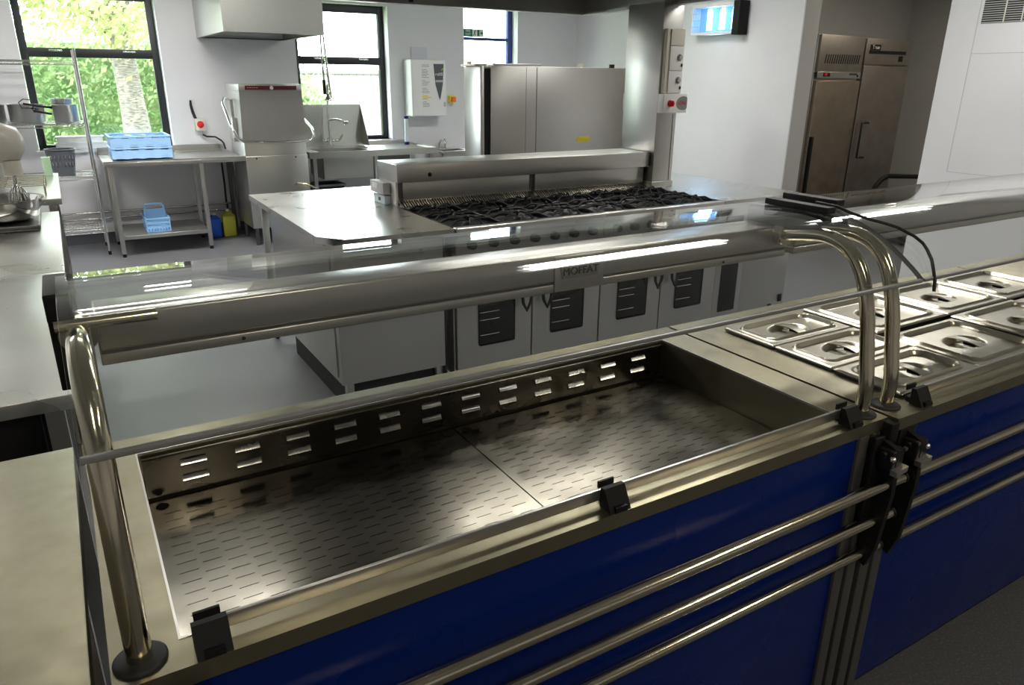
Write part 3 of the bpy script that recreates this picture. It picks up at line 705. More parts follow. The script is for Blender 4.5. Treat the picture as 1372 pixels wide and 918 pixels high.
hp = [(1.475, 7.80, 1.36), (1.40, 7.62, 1.375), (1.355, 7.45, 1.33), (1.385, 7.30, 1.12), (1.41, 7.26, 1.04), (1.47, 7.24, 1.00), (1.78, 7.235, .985), (2.08, 7.24, .995), (2.135, 7.28, 1.035), (2.150, 7.40, 1.10), (2.12, 7.6, 1.19), (2.085, 7.75, 1.25)]
obj('bar_handle', B().tube(hp, .013, 12), CHROME, dw)
obj('side_bracket', B().box(1.44, 1.478, 7.55, 7.62, .98, 1.20, .003).box(1.446, 1.472, 7.58, 7.60, 1.10, 1.36), STEEL_V, dw)
obj('door_handle', B().tube([(1.93, 7.345, .57), (1.93, 7.24, .60), (1.99, 7.20, .59), (2.07, 7.16, .555), (2.10, 7.20, .53), (2.10, 7.345, .52)], .011, 10), TUBE, dw)

dt = thing('dish_table', 'stainless table with an undershelf between the wire rack and dishwasher', 'table', (.88, 7.75, 0))
obj('table_top', B().box(.30, 1.484, 7.35, 8.235, .815, .85, .003).box(.30, 1.42, 8.21, 8.235, .85, .915, .002).box(.30, 1.484, 7.35, 7.362, .85, .862), STEEL, dt)
obj('splash_shelf', B().box(.98, 1.42, 8.12, 8.21, .85, .862), STEEL, dt)
for (a, c) in ((.345, 7.44), (1.10, 7.46), (.345, 8.08), (1.12, 8.05)):
    o = obj('leg', B().box(a-.019, a+.019, c-.019, c+.019, .03, .815, .003), STEEL_V, dt)
    obj('foot', B().cyl((a, c, 0), (a, c, .03), .016), BLACK, o)
obj('undershelf', B().box(.345, 1.10, 7.44, 8.08, .155, .19, .003), STEEL, dt)
obj('side_gusset', B().box(1.455, 1.48, 7.95, 8.2, .10, .815), DARKST, dt)

def crate(z0, label):
    t = thing('dish_crate', label, 'crate', (.63, 7.72, z0), 'blue dish crates')
    b = B(); x0, x1, y0, y1, h = .385, .875, 7.50, 7.96, .098
    b.ring(x0-.008, x1+.008, y0-.008, y1+.008, x0+.008, x1-.008, y0+.008, y1-.008, z0+h-.014, z0+h, bev=.003).ring(x0, x1, y0, y1, x0+.006, x1-.006, y0+.006, y1-.006, z0, z0+.022)
    b.box(x0, x1, y0, y1, z0, z0+.005)
    for yy in (y0, y1-.005): b.box(x0, x1, yy, yy+.005, z0+.02, z0+.074)
    for xx in (x0, x1-.005): b.box(xx, xx+.005, y0, y1, z0+.02, z0+.074)
    for k in range(5):
        x = x0+(x1-x0)*k/4
        for yy in (y0-.001, y1-.006): b.box(max(x-.03, x0), min(x+.03, x1), yy, yy+.007, z0, z0+h-.01)
        y = y0+(y1-y0)*k/4
        for xx in (x0-.001, x1-.006): b.box(xx, xx+.007, max(y-.03, y0), min(y+.03, y1), z0, z0+h-.01)
    obj('crate_shell', b, CRATE, t)
    g = B()
    for k in range(1, 8):
        g.box(x0+(x1-x0)*k/8-.002, x0+(x1-x0)*k/8+.002, y0+.01, y1-.01, z0+.005, z0+.05); g.box(x0+.01, x1-.01, y0+(y1-y0)*k/8-.002, y0+(y1-y0)*k/8+.002, z0+.005, z0+.05)
    obj('divider_grid', g, CRATE, t)
crate(.863, 'light blue open dish crate at the bottom of the stack under the window')
crate(.962, 'light blue open dish crate on top of the stack under the window')
cd = thing('cleaning_caddy', 'pale blue slatted plastic caddy with a handle, on the low shelf', 'caddy', (.66, 7.68, .19))
b = B(); z = .191
b.box(.58, .765, 7.54, 7.86, z, z+.008)
for k in range(3): b.ring(.572-k*.003, .772+k*.003, 7.532-k*.003, 7.868+k*.003, .580-k*.003, .764+k*.003, 7.54-k*.003, 7.86+k*.003, z+.035+k*.04, z+.050+k*.04)
for k in range(9):
    x = .576+k*.0243; y = 7.536+k*.0410
    for yy in (7.53, 7.862): b.box(x-.004, x+.004, yy, yy+.006, z, z+.13)
    for xx in (.570, .766): b.box(xx, xx+.006, y-.004, y+.004, z, z+.13)
obj('basket', b, CADDY, cd)
obj('handle', B().tube([(.585, 7.70, z+.12), (.590, 7.70, z+.21), (.605, 7.70, z+.235), (.735, 7.70, z+.235), (.750, 7.70, z+.21), (.757, 7.70, z+.12)], .011, 8).box(.585, .755, 7.695, 7.705, z+.0, z+.19), CADDY, cd)
def bottle(x, y, w_, d, h, M, label, cap):
    t = thing('liquid_bottle', label, 'bottle', (x, y, 0), 'cleaning liquid bottles')
    obj('bottle_body', B().box(x-w_/2, x+w_/2, y-d/2, y+d/2, 0, h*.8, .018).prism([(x-w_/2+.01, h*.78), (x+w_/2-.01, h*.78), (x+.02, h*.93), (x-.02, h*.93)], y-d/2+.02, y+d/2-.02, axis='y'), M, t)
    obj('cap', B().cyl((x, y, h*.92), (x, y, h), .020), cap, t)
bottle(1.235, 7.98, .115, .10, .25, LIQB, 'blue liquid bottle on the floor under the dish table', WHITE)
bottle(1.375, 7.98, .125, .10, .28, LIQY, 'yellow liquid bottle on the floor under the dish table', WHITE)
for zz, nm in ((.305, 'upper of two thin steel pipes along the back wall near the floor'), (.245, 'lower of two thin steel pipes along the back wall near the floor')):
    p = thing('wall_pipe', nm, 'pipe', (.4, 8.2, zz)); obj('pipe', B().tube([(-1.5, 8.21, zz), (1.49, 8.21, zz)], .011, 10), CHROME, p)
    for x in (-.9, .2, 1.25): obj('pipe_clip', B().box(x-.01, x+.01, 8.21, YB, zz-.004, zz+.004), STEEL, p)
iso = thing('wall_isolator', 'white switch with a red rotary knob on the wall beside the left window', 'switch', (1.255, 8.2, 1.05))
obj('box_body', B().box(1.205, 1.295, 8.19, YB, 1.045, 1.165, .006), CREAM, iso)
obj('red_knob', B().lathe((1.255, 8.19, 1.108), [(0, -.03), (.020, -.03), (.030, -.012), (.034, 0)], 22, axis='y'), RED, iso)
obj('cable_gland', B().cyl((1.26, 8.21, 1.01), (1.26, 8.21, 1.045), .014), LGREY, iso)
c1 = obj('power_cable', B().tube([(1.195, 8.235, 1.34), (1.193, 8.235, 1.29), (1.205, 8.235, 1.22), (1.222, 8.23, 1.16)], [.009, .012, .014, .014], 8), RUBBER); tag(c1, 'short black cable coming out of the wall above the red-knob switch', 'cable')
c2 = obj('power_cable', B().tube([(1.262, 8.21, 1.012), (1.30, 8.2, .99), (1.38, 8.19, .985), (1.43, 8.16, .95), (1.445, 8.14, .925), (1.4535, 8.14, .88), (1.458, 8.14, .865)], .009, 8), RUBBER); tag(c2, 'black cable sagging from the red-knob switch to the dish table', 'cable')
c3 = obj('power_cable', B().tube([(1.415, 8.225, .81), (1.42, 8.225, .5), (1.415, 8.225, .34), (1.43, 8.225, .2)], .010, 8), RUBBER); tag(c3, 'black cable running down the wall under the dish table', 'cable')

# sink table
stb = thing('sink_table', 'stainless sink table right of the dishwasher, under the middle window', 'sink', (2.77, 7.75, 0))
obj('table_top', B().box(2.09, 2.24, 7.33, 8.16, .81, .856).box(2.765, 3.47, 7.33, 8.16, .81, .856).box(2.24, 2.765, 7.33, 7.40, .81, .856).box(2.24, 2.765, 7.86, 8.16, .81, .856).ring(2.09, 3.47, 7.33, 8.16, 2.10, 3.46, 7.342, 8.14, .856, .872), STEEL, stb)
obj('rear_ledge', B().box(2.09, 3.47, 8.13, 8.16, .872, .90, .002), STEEL, stb)
sbm = B(); sx0, sx1, sy0, sy1 = 2.24, 2.765, 7.40, 7.86
sbm.box(sx0, sx0+.004, sy0, sy1, .60, .85).box(sx1-.004, sx1, sy0, sy1, .60, .85).box(sx0, sx1, sy0, sy0+.004, .60, .85).box(sx0, sx1, sy1-.004, sy1, .60, .85).box(sx0, sx1, sy0, sy1, .595, .60)
obj('sink_bowl', sbm, STEEL, stb)
obj('apron', B().box(2.80, 3.20, 7.45, 7.46, .70, .81), DARKST, stb)
for (a, c) in ((2.15, 7.40), (3.30, 7.6), (3.42, 7.40), (2.15, 8.1), (3.42, 8.1), (2.80, 7.42)): obj('leg', B().box(a-.018, a+.018, c-.018, c+.018, 0, .81), STEEL_V, stb)
obj('splashback', B().box(2.13, 2.905, 8.10, 8.108, .872, 1.292).prism([(8.10, 1.292), (8.10, .872), (7.86, .872)], 2.903, 2.907, axis='x'), STEEL, stb)
obj('undershelf', B().box(2.80, 3.4, 7.5, 8.0, .28, .31), STEEL, stb)
bn = thing('waste_bin', 'dark bin standing under the sink table', 'bin', (2.32, 7.6, 0))
obj('bin_body', B().prism([(2.20, .02), (2.44, .02), (2.46, .52), (2.18, .52)], 7.46, 7.74, axis='y'), BLACK, bn); obj('bin_rim', B().ring(2.165, 2.475, 7.445, 7.755, 2.19, 2.45, 7.47, 7.73, .515, .535), SLATE, bn)

tp = thing('rinse_tap', 'tall chrome pre-rinse tap with a hose and spray head at the sink', 'tap', (2.50, 7.97, .87))
obj('tap_base', B().cyl((2.42, 7.97, .93), (2.60, 7.97, .93), .016).cyl((2.50, 7.97, .872), (2.50, 7.97, .96), .022).lathe((2.50, 7.97, .873), [(0, .012), (.04, .010), (.042, 0)], 20), CHROME, tp)
obj('tap_lever', B().cyl((2.41, 7.97, .93), (2.40, 7.93, .99), .009).cyl((2.61, 7.97, .93), (2.63, 7.93, .985), .009), CHROME, tp)
obj('riser_pipe', B().tube([(2.505, 7.97, .95), (2.50, 7.97, 1.2), (2.515, 7.97, 1.50)], .011, 10), CHROME, tp)
obj('side_pipe', B().tube([(2.43, 7.97, .94), (2.432, 7.97, 1.10), (2.445, 7.97, 1.26)], .011, 10), CHROME, tp)
obj('swing_spout', B().tube([(2.505, 7.97, 1.14), (2.56, 7.90, 1.15), (2.62, 7.84, 1.13), (2.625, 7.83, 1.09)], .011, 10).cyl((2.63, 7.83, 1.12), (2.66, 7.80, 1.12), .014), CHROME, tp)
hs = [];
for k in range(240):
    a = k*.9; tt = k/239; zz = 1.35+.61*tt; xx = 2.535-.035*tt; hs.append((xx+.013*math.cos(a), 7.95+.013*math.sin(a), zz))
obj('spring_hose', B().tube(hs, .0035, 5), CHROME, tp)
obj('hose', B().tube([(2.545, 7.95, 1.34), (2.525, 7.95, 1.6), (2.505, 7.95, 1.96), (2.485, 7.94, 1.985), (2.468, 7.93, 1.95), (2.465, 7.92, 1.7), (2.472, 7.92, 1.50)], .009, 8), LGREY, tp)
obj('spray_grip', B().cyl((2.470, 7.92, 1.40), (2.468, 7.92, 1.54), .016), BLACK, tp)
obj('spray_head', B().lathe((2.50, 7.92, 1.335), [(0, -.004), (.038, 0), (.036, .018), (.018, .045), (.014, .07), (0, .075)], 20).cyl((2.50, 7.92, 1.38), (2.54, 7.95, 1.41), .012), CHROME, tp)

tb = thing('tube_dispenser', 'slim clear tube with navy caps standing on the sink table', 'dispenser', (3.40, 8.0, .856))
obj('tube', B().cyl((3.40, 8.0, .875), (3.405, 8.0, 1.14), .022), CLEARW, tb); obj('cap', B().cyl((3.40, 8.0, .856), (3.40, 8.0, .885), .030), NAVY, tb); obj('cap', B().cyl((3.405, 8.0, 1.135), (3.405, 8.0, 1.165), .026), NAVY, tb)

wh = thing('water_heater', 'white wall-mounted water boiler with a dark tapering logo panel', 'water heater', (3.73, 8.1, 1.15))
obj('casing', B().box(3.50, 3.93, 8.03, YB, 1.155, 1.765, .012), WHITE, wh)
lp_ = obj('logo_panel', B().prism([(3.775, 1.72), (3.90, 1.72), (3.885, 1.50), (3.855, 1.36), (3.845, 1.335), (3.835, 1.36), (3.795, 1.50)], 8.024, 8.031, axis='y'), SLATE, wh)
text('logo_lettering', 'refill', .052, (3.838, 8.022, 1.61), RX, WHITE, lp_)
obj('leaf_mark', B().prism([(3.86, 1.645), (3.875, 1.668), (3.895, 1.68), (3.885, 1.655)], 8.021, 8.025, axis='y'), LEAFG, lp_)
obj('light_band', B().box(3.792, 3.888, 8.021, 8.025, 1.525, 1.548), LGREY, lp_)
tx = B(); ty = B(); zz = 1.705; k = 0
for ln in (.09, .09, 0, .06, .075, .07, .08, .06, .085, 0, .04, .09, .075, .06, 0, .05, .07, .085, .085, 0, .05, .09, .06, 0, .05, .08, .09, .08):
    if ln:
        if k in (20, 21): ty.box(3.63, 3.63+ln+.015, 8.0275, 8.0305, zz, zz+.009)
        else: tx.box(3.63, 3.63+ln, 8.0275, 8.0305, zz, zz+.0045)
    elif tx.b.verts: obj('instruction_text', tx, INK, wh); tx = B()
    zz -= .0165; k += 1
obj('instruction_text', tx, INK, wh); obj('warning_lines', ty, YELLOW, wh)
obj('outlet', B().box(3.895, 3.915, 8.02, 8.03, 1.26, 1.31), LGREY, wh)
pn_ = thing('paper_notice', 'blank-looking white paper notice fixed on the wall above the water boiler', 'notice', (3.66, 8.24, 1.78))
obj('sheet', B().box(3.60, 3.80, 8.243, 8.2475, 1.775, 1.90), mat('paper', (.62, .62, .68), .7), pn_)
eo = thing('wall_stop_switch', 'orange stop switch on the wall right of the water boiler', 'switch', (4.09, 8.2, 1.30))
obj('switch_box', B().box(4.055, 4.125, 8.19, YB, 1.295, 1.375, .006), YELLOW, eo); obj('knob', B().box(4.065, 4.12, 8.155, 8.19, 1.305, 1.362, .008), ORANGE, eo)
hb_ = thing('hand_basin', 'small steel wall basin between the sink table and the tall refrigerator', 'basin', (3.95, 8.05, .68))
obj('bowl', B().ring(3.76, 4.16, 7.85, 8.245, 3.80, 4.12, 7.89, 8.14, .75, .775, bev=.004).box(3.79, 4.13, 7.88, 8.15, .64, .655).box(3.79, 3.80, 7.88, 8.15, .65, .76).box(4.12, 4.13, 7.88, 8.15, .65, .76).box(3.79, 4.13, 7.88, 7.89, .65, .76).box(3.79, 4.13, 8.14, 8.15, .65, .76), STEEL, hb_)
obj('tap', B().cyl((3.90, 8.19, .775), (3.90, 8.19, .84), .014).tube([(3.90, 8.19, .83), (3.90, 8.14, .88), (3.90, 8.06, .87), (3.90, 8.04, .84)], .010, 10).cyl((3.98, 8.19, .775), (3.98, 8.19, .85), .016).cyl((3.98, 8.19, .85), (3.94, 8.13, .885), .009), CHROME, hb_)
ex = thing('exit_sign', 'green and white fire exit sign resting on the right window transom', 'sign', (4.45, 8.36, 2.035))
sgn = obj('sign_board', B().box(4.335, 4.605, 8.355, 8.365, 2.036, 2.125), GREEN, ex)
text('sign_lettering', 'FIRE\nEXIT', .036, (4.393, 8.3545, 2.082), RX, WHITE, sgn)
pg = B(); cx = 4.50
pg.box(4.450, 4.600, 8.3535, 8.3552, 2.040, 2.121); obj('pictogram_ground', pg, WHITE, sgn)
pg = B(); yy = 8.3535
pg.lathe((4.487, yy-.0002, 2.110), [(0, -.0006), (.007, -.0005), (.007, .0003)], 12, axis='y')
for a, c, wd in (((4.485, 2.102), (4.478, 2.075), .006), ((4.484, 2.098), (4.468, 2.088), .003), ((4.484, 2.098), (4.500, 2.090), .003), ((4.478, 2.077), (4.492, 2.062), .004), ((4.492, 2.062), (4.488, 2.046), .0035), ((4.478, 2.077), (4.470, 2.060), .004), ((4.470, 2.060), (4.456, 2.052), .0035)):
    d = Vector((c[0]-a[0], c[1]-a[1])).normalized(); n_ = Vector((-d.y, d.x))*wd
    pg.prism([(a[0]+n_.x, a[1]+n_.y), (c[0]+n_.x, c[1]+n_.y), (c[0]-n_.x, c[1]-n_.y), (a[0]-n_.x, a[1]-n_.y)], yy-.0008, yy, axis='y')
pg.box(4.515, 4.545, yy-.0008, yy, 2.046, 2.115); pg.prism([(4.555, 2.088), (4.575, 2.088), (4.575, 2.104), (4.595, 2.080), (4.575, 2.056), (4.575, 2.072), (4.555, 2.072)], yy-.0008, yy, axis='y')
obj('pictogram', pg, GREEN, sgn)

# ================================================================ WIRE SHELVING (left back)
ws = thing('wire_shelving', 'chrome wire shelving unit with pots and baskets in front of the left window', 'shelving', (-.4, 7.87, 0))
wxa, wxb, wya, wyb = -1.0, .237, 7.63, 8.08
for (a, c) in ((wxb, wya), (wxb, wyb), (wxa, wya), (wxa, wyb)):
    o = obj('post', B().tube([(a, c, .03), (a, c, 1.777)], .0125, 14), CHROME, ws)
    obj('foot', B().cyl((a, c, 0), (a, c, .035), .014), BLACK, o)
for z in (1.66, 1.15, .70, .22):
    b = B()
    for (y) in (wya, wyb):
        for dz in (-.012, .018): b.tube([(wxa, y, z+dz), (wxb, y, z+dz)], .004, 6)
        pp = []; n = 60
        for k in range(n+1): pp.append((wxa+(wxb-wxa)*k/n, y, z+.003+(.014 if k % 2 else -.014)))
        b.tube(pp, .0022, 5)
    for x in (wxa, wxb):
        for dz in (-.012, .018): b.tube([(x, wya, z+dz), (x, wyb, z+dz)], .004, 6)
        pp = [(x, wya+(wyb-wya)*k/24, z+.003+(.014 if k % 2 else -.014)) for k in range(25)]; b.tube(pp, .0022, 5)
    for k in range(1, 48): x = wxa+(wxb-wxa)*k/48; b.tube([(x, wya, z+.018), (x, wyb, z+.018)], .0018, 4, cap=False)
    for k in (1, 2): y = wya+(wyb-wya)*k/3; b.tube([(wxa, y, z+.012), (wxb, y, z+.012)], .004, 6)
    obj('wire_shelf', b, CHROME, ws)
SZ = 1.172
def pot(x, y, r, h, label, lidh=0, handles=True, z=SZ):
    t = thing('cooking_pot', label, 'pot', (x, y, z), 'pots on the wire shelving')
    obj('pot_body', B().lathe((x, y, z), [(0, .001), (r-.012, 0), (r, .012), (r+.001, h-.004), (r+.006, h), (r-.004, h), (r-.006, .016), (0, .012)], 36), MSTEEL, t)
    if lidh: obj('pot_lid', B().lathe((x, y, z+h), [(r+.004, 0), (r*.95, .012), (r*.55, lidh*.6), (0, lidh*.7)], 32).lathe((x, y, z+h+lidh*.7), [(.012, -.004), (.010, .02), (.02, .03), (0, .034)], 14), MSTEEL, t)
    return t
pot(-.195, 7.86, .135, .155, 'wide aluminium pot in the middle of the second wire shelf')
pot(-.49, 7.86, .14, .15, 'aluminium pot at the left frame edge on the second wire shelf')
pt = pot(.098, 7.775, .098, .15, 'smaller aluminium pot at the right end of the second wire shelf')
obj('long_handle', B().tube([(.002, 7.79, SZ+.125), (-.05, 7.72, SZ+.135), (-.12, 7.65, SZ+.15), (-.20, 7.60, SZ+.165)], [.010, .009, .008, .009], 8), BLACK, pt)
pb_ = thing('stock_pot', 'bright steel pan standing behind the smaller pot near the window', 'pot', (.09, 8.02, SZ)); obj('pot_body', B().lathe((.085, 7.985, SZ), [(0, 0), (.085, 0), (.088, .19), (.092, .195), (.080, .195), (.08, .01), (0, .008)], 30), MSTEEL, pb_)
tg = thing('wire_tongs', 'black-handled wire tool hooked over the wide aluminium pot', 'utensil', (-.18, 7.70, SZ+.155))
obj('wire_loop', B().tube([(-.10, 7.66, 1.290), (-.16, 7.665, 1.30), (-.22, 7.675, 1.30), (-.235, 7.68, 1.345), (-.20, 7.69, 1.372), (-.15, 7.69, 1.365), (-.13, 7.68, 1.33), (-.145, 7.67, 1.29), (-.135, 7.66, 1.265), (-.12, 7.66, 1.29)], .0045, 6), BLACK, tg)
obj('grip', B().tube([(-.14, 7.655, 1.278), (-.08, 7.65, 1.265), (-.01, 7.645, 1.250)], .009, 8), BLACK, tg)
def rail_tray(x0, x1, y0, y1, z0, h, label, name='storage_tray', M=None):
    t = thing(name, label, 'tray', ((x0+x1)/2, (y0+y1)/2, z0))
    obj('tray_body', B().box(x0+.012, x1-.012, y0+.012, y1-.012, z0, z0+.004).box(x0+.01, x0+.014, y0+.01, y1-.01, z0, z0+h).box(x1-.014, x1-.01, y0+.01, y1-.01, z0, z0+h).box(x0+.01, x1-.01, y0+.01, y0+.014, z0, z0+h).box(x0+.01, x1-.01, y1-.014, y1-.01, z0, z0+h).ring(x0, x1, y0, y1, x0+.014, x1-.014, y0+.014, y1-.014, z0+h, z0+h+.004), M or WHITE, t)
rail_tray(-.04, .42, 8.262, 8.372, .9005, .055, 'white tub standing on the left windowsill behind the wire rack', 'storage_tub')
rail_tray(-.02, .38, 8.264, 8.370, .9605, .055, 'white tub stacked on another on the left windowsill', 'storage_tub')
bk = thing('plastic_basket', 'round dark grey slotted basket on the third shelf of the wire rack', 'basket', (-.03, 7.5, .70))
bk.location = (-.16, 6.9, .9)
b = B(); R0, R1, H = .088, .118, .225; c0 = Vector((-.005, 7.20, 0))
bk_t = None
for zf in (0, .18, .35, .72, .86, 1): pass
def bring(z0, z1, n=40):
    r0 = R0+(R1-R0)*z0/H; r1 = R0+(R1-R0)*z1/H
    for k in range(n):
        a, c = 2*PI*k/n, 2*PI*(k+1)/n
        b.quad([(BX+r0*math.cos(a), BY+r0*math.sin(a), BZ+z0), (BX+r0*math.cos(c), BY+r0*math.sin(c), BZ+z0), (BX+r1*math.cos(c), BY+r1*math.sin(c), BZ+z1), (BX+r1*math.cos(a), BY+r1*math.sin(a), BZ+z1)])
BX, BY, BZ = -.005, 7.79, .7205
bk.location = (BX, BY, BZ)
bring(0, .075); bring(.118, .135); bring(.178, H)
for z0, z1 in ((.075, .118), (.135, .178)):
    for k in range(0, 40, 2):
        r0 = R0+(R1-R0)*z0/H; r1 = R0+(R1-R0)*z1/H; a, c = 2*PI*k/40, 2*PI*(k+1)/40
        b.quad([(BX+r0*math.cos(a), BY+r0*math.sin(a), BZ+z0), (BX+r0*math.cos(c), BY+r0*math.sin(c), BZ+z0), (BX+r1*math.cos(c), BY+r1*math.sin(c), BZ+z1), (BX+r1*math.cos(a), BY+r1*math.sin(a), BZ+z1)])
b.lathe((BX, BY, BZ), [(0, .003), (R0, .003), (R0, 0), (0, 0)], 40)
obj('basket_body', b, SLATE, bk); obj('rim', B().tube([(BX+(R1+.002)*math.cos(2*PI*k/40), BY+(R1+.002)*math.sin(2*PI*k/40), BZ+H) for k in range(40)], .006, 8, closed=True), SLATE, bk)

# ================================================================ LEFT BENCHES
def bench(x0, x1, y0, y1, z, label, M=WORKTOP, lip=.035):
    t = thing('work_bench', label, 'bench', ((x0+x1)/2, (y0+y1)/2, 0))
    obj('bench_top', B().box(x0, x1, y0, y1, z-lip, z, .002), M, t)
    for a in (x0+.05, x1-.05):
        for c in (y0+.05, y1-.05): obj('leg', B().box(a-.019, a+.019, c-.019, c+.019, 0, z-lip), STEEL_V, t)
    obj('undershelf', B().box(x0+.03, x1-.03, y0+.06, y1-.06, .22, .25), DARKST, t)
    return t
bench(-1.7, -.0735, .25, 1.492, .9, 'steel bench in the bottom left corner, touching the servery counter', SATIN)
bb_ = bench(-1.7, -.060, 1.775, 3.03, .9, 'steel bench with a pale green sheen, left of the servery counter end')
bench(-1.7, -.060, 3.036, 4.47, .9, 'steel bench under the large mixer, beyond the seam')
bench(-1.7, -.042, 4.95, 6.3, .9, 'far steel bench behind the mixer, in front of the wire shelving')
# black box put in for the unlit void below the second bench
uc = thing('underbench_shade_box', 'black box standing in for the dark void under the green-tinted bench at the left', 'cabinet', (-.9, 2.4, .26))
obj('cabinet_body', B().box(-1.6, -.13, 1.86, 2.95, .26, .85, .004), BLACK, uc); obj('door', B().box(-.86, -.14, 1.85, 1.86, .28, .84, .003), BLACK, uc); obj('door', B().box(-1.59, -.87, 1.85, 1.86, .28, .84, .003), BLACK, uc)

mx = thing('stand_mixer', 'large bench mixer with a steel bowl and wire whisk at the left edge', 'mixer', (-.36, 4.2, .9))
obj('base', B().box(-.62, -.135, 3.93, 4.40, .9, .926, .008).box(-.74, -.60, 4.08, 4.32, .9, 1.30, .02), DARKST, mx)
hdp = B(); hdp.tube([(-.78, 4.2, 1.275), (-.60, 4.2, 1.28), (-.40, 4.2, 1.275), (-.22, 4.2, 1.265), (-.165, 4.2, 1.262), (-.140, 4.2, 1.26)], [.085, .098, .098, .092, .075, .03], 28)
obj('mixer_head', hdp, mat('mixer_enamel', (.66, .63, .56), .3), mx)
obj('head_cap', B().cyl((-.205, 4.17, 1.125), (-.205, 4.17, 1.19), .038), CREAM, mx)
bwl = obj('mixing_bowl', B().lathe((-.295, 4.12, .925), [(0, 0), (.12, .002), (.160, .022), (.178, .075), (.182, .097), (.192, .100), (.192, .105), (.177, .102), (.171, .075), (.152, .030), (.11, .010), (0, .008)], 44), CHROME, mx)
whk = B(); whk.cyl((-.205, 4.17, 1.07), (-.205, 4.17, 1.13), .010)
for k in range(7):
    a = PI*k/7; pp = []
    for q in range(17):
        th = PI*q/16; r = .068*math.cos(th)*(math.sin(th)**.45 if q not in (0, 16) else .1)
        pp.append((-.205+r*math.cos(a), 4.17+r*math.sin(a), 1.085-.14*math.sin(th)**.8))
    whk.tube(pp, .0026, 6)
obj('whisk', whk, CHROME, mx)
rk = thing('cooling_rack', 'wire cooling rack lying on the far bench behind the mixer', 'rack', (-.25, 5.15, .9))
b = B(); rx0, rx1, ry0, ry1 = -.50, -.115, 5.06, 5.58
for zz in (.965,):
    for k in range(8): y = ry0+(ry1-ry0)*k/7; b.tube([(rx0, y, zz), (rx1, y, zz)], .0028, 6)
    for x in (rx0, (rx0+rx1)/2, rx1): b.tube([(x, ry0, zz-.004), (x, ry1, zz-.004)], .0035, 6)
for x in (rx0, rx1):
    for y in (ry0, ry1): b.tube([(x, y, .9), (x, y, .965)], .005, 6)
obj('wire_grid', b, TUBE, rk)
gbd = thing('chopping_board', 'pale green chopping board standing on edge on the far bench', 'board', (-.09, 6.1, .9)); obj('board', B().box(-.125, -.072, 6.12, 6.14, .9, 1.03, .003), GREENB, gbd)
tb2 = thing('steel_canister', 'cream lidded canister at the left edge behind the mixer', 'container', (-.42, 6.6, .9))
tb2.location = (-.40, 6.0, .9); obj('canister_body', B().lathe((-.40, 6.0, .9), [(0, 0), (.09, 0), (.09, .2), (.094, .205), (.094, .23), (0, .24)], 30), MSTEEL, tb2)

# ================================================================ RIGHT WALL
fk = thing('fly_killer', 'blue-glowing electric fly killer high on the right wall', 'fly killer', (XW-.05, 5.74, 1.99))
y0, y1, z0, z1 = 5.44, 6.06, 2.0, 2.285; xf = XW-.13
obj('back_plate', B().box(XW-.02, XW, y0, y1, z0, z1, .003), UVB, fk)
obj('frame', B().box(xf, XW-.001, y0+.06, y1, z0, z0+.025, .004).box(xf, XW-.001, y0+.06, y1, z1-.03, z1, .004).box(xf, XW-.001, y1-.012, y1, z0+.02, z1-.02), WHITE, fk)
obj('end_cap', B().box(xf-.004, XW-.001, y0-.02, y0+.062, z0-.01, z1+.01, .006), BLACK, fk)
for y in (5.545, 5.70, 5.875): obj('tube', B().tube([(XW-.06, y-.022, 2.045), (XW-.06, y-.022, 2.21), (XW-.06, y-.012, 2.235), (XW-.06, y+.012, 2.235), (XW-.06, y+.022, 2.21), (XW-.06, y+.022, 2.045)], .015, 12), UVT, fk)
g = B()
for k in range(26): y = y0+.075+k*(y1-y0-.1)/25; g.box(xf+.002, xf+.005, y-.0015, y+.0015, z0+.02, z1-.025)
for z in (2.08, 2.14, 2.20): g.box(xf+.001, xf+.006, y0+.06, y1-.01, z-.0015, z+.0015)
obj('guard_grille', g, UVB, fk)
PL = bpy.data.lights.new('uv_glow', 'AREA'); PL.shape = 'RECTANGLE'; PL.size = .5; PL.size_y = .2; PL.energy = 2.5; PL.color = (.35, .6, 1)
po = bpy.data.objects.new('uv_glow', PL); sc.collection.objects.link(po); po.parent = fk; po.location = (-.03, 0, .14); po.rotation_euler = (0, -PI/2, PI) if False else (0, PI/2, 0)
cs = thing('cable_outlet', 'small white cable outlet with a looped lead beside the fly killer', 'socket', (XW-.02, 6.17, 2.2))
obj('outlet_plate', B().lathe((XW, 6.17, 2.24), [(0, -.03), (.022, -.03), (.024, 0)], 16, axis='x'), WHITE, cs); obj('lead', B().tube([(XW-.02, 6.16, 2.23), (XW-.03, 6.14, 2.18), (XW-.03, 6.09, 2.15), (XW-.02, 6.055, 2.17)], .004, 6), BLACK, cs)
vg = thing('air_grille', 'louvred metal air grille high on the right wall', 'vent', (XW, 2.7, 1.97))
obj('grille_recess', B().box(XW-.002, XW+.0, 2.20, 3.215, 1.975, 2.135), BLACK, vg)
g = B()
for k in range(11): z = 1.978+k*.0148; g.prism([(XW-.009, z), (XW-.007, z+.004), (XW-.002, z+.008), (XW-.002, z+.003)], 2.20, 3.212, axis='y') if False else g.box(XW-.008, XW-.002, 2.20, 3.212, z, z+.0055)
obj('slats', g, LGREY, vg); g = B()
for y in (3.06, 2.94, 2.82, 2.70, 2.58, 2.46, 2.34): g.box(XW-.010, XW-.002, y-.003, y+.003, 1.976, 2.134)
obj('divider', g, CREAM, vg)

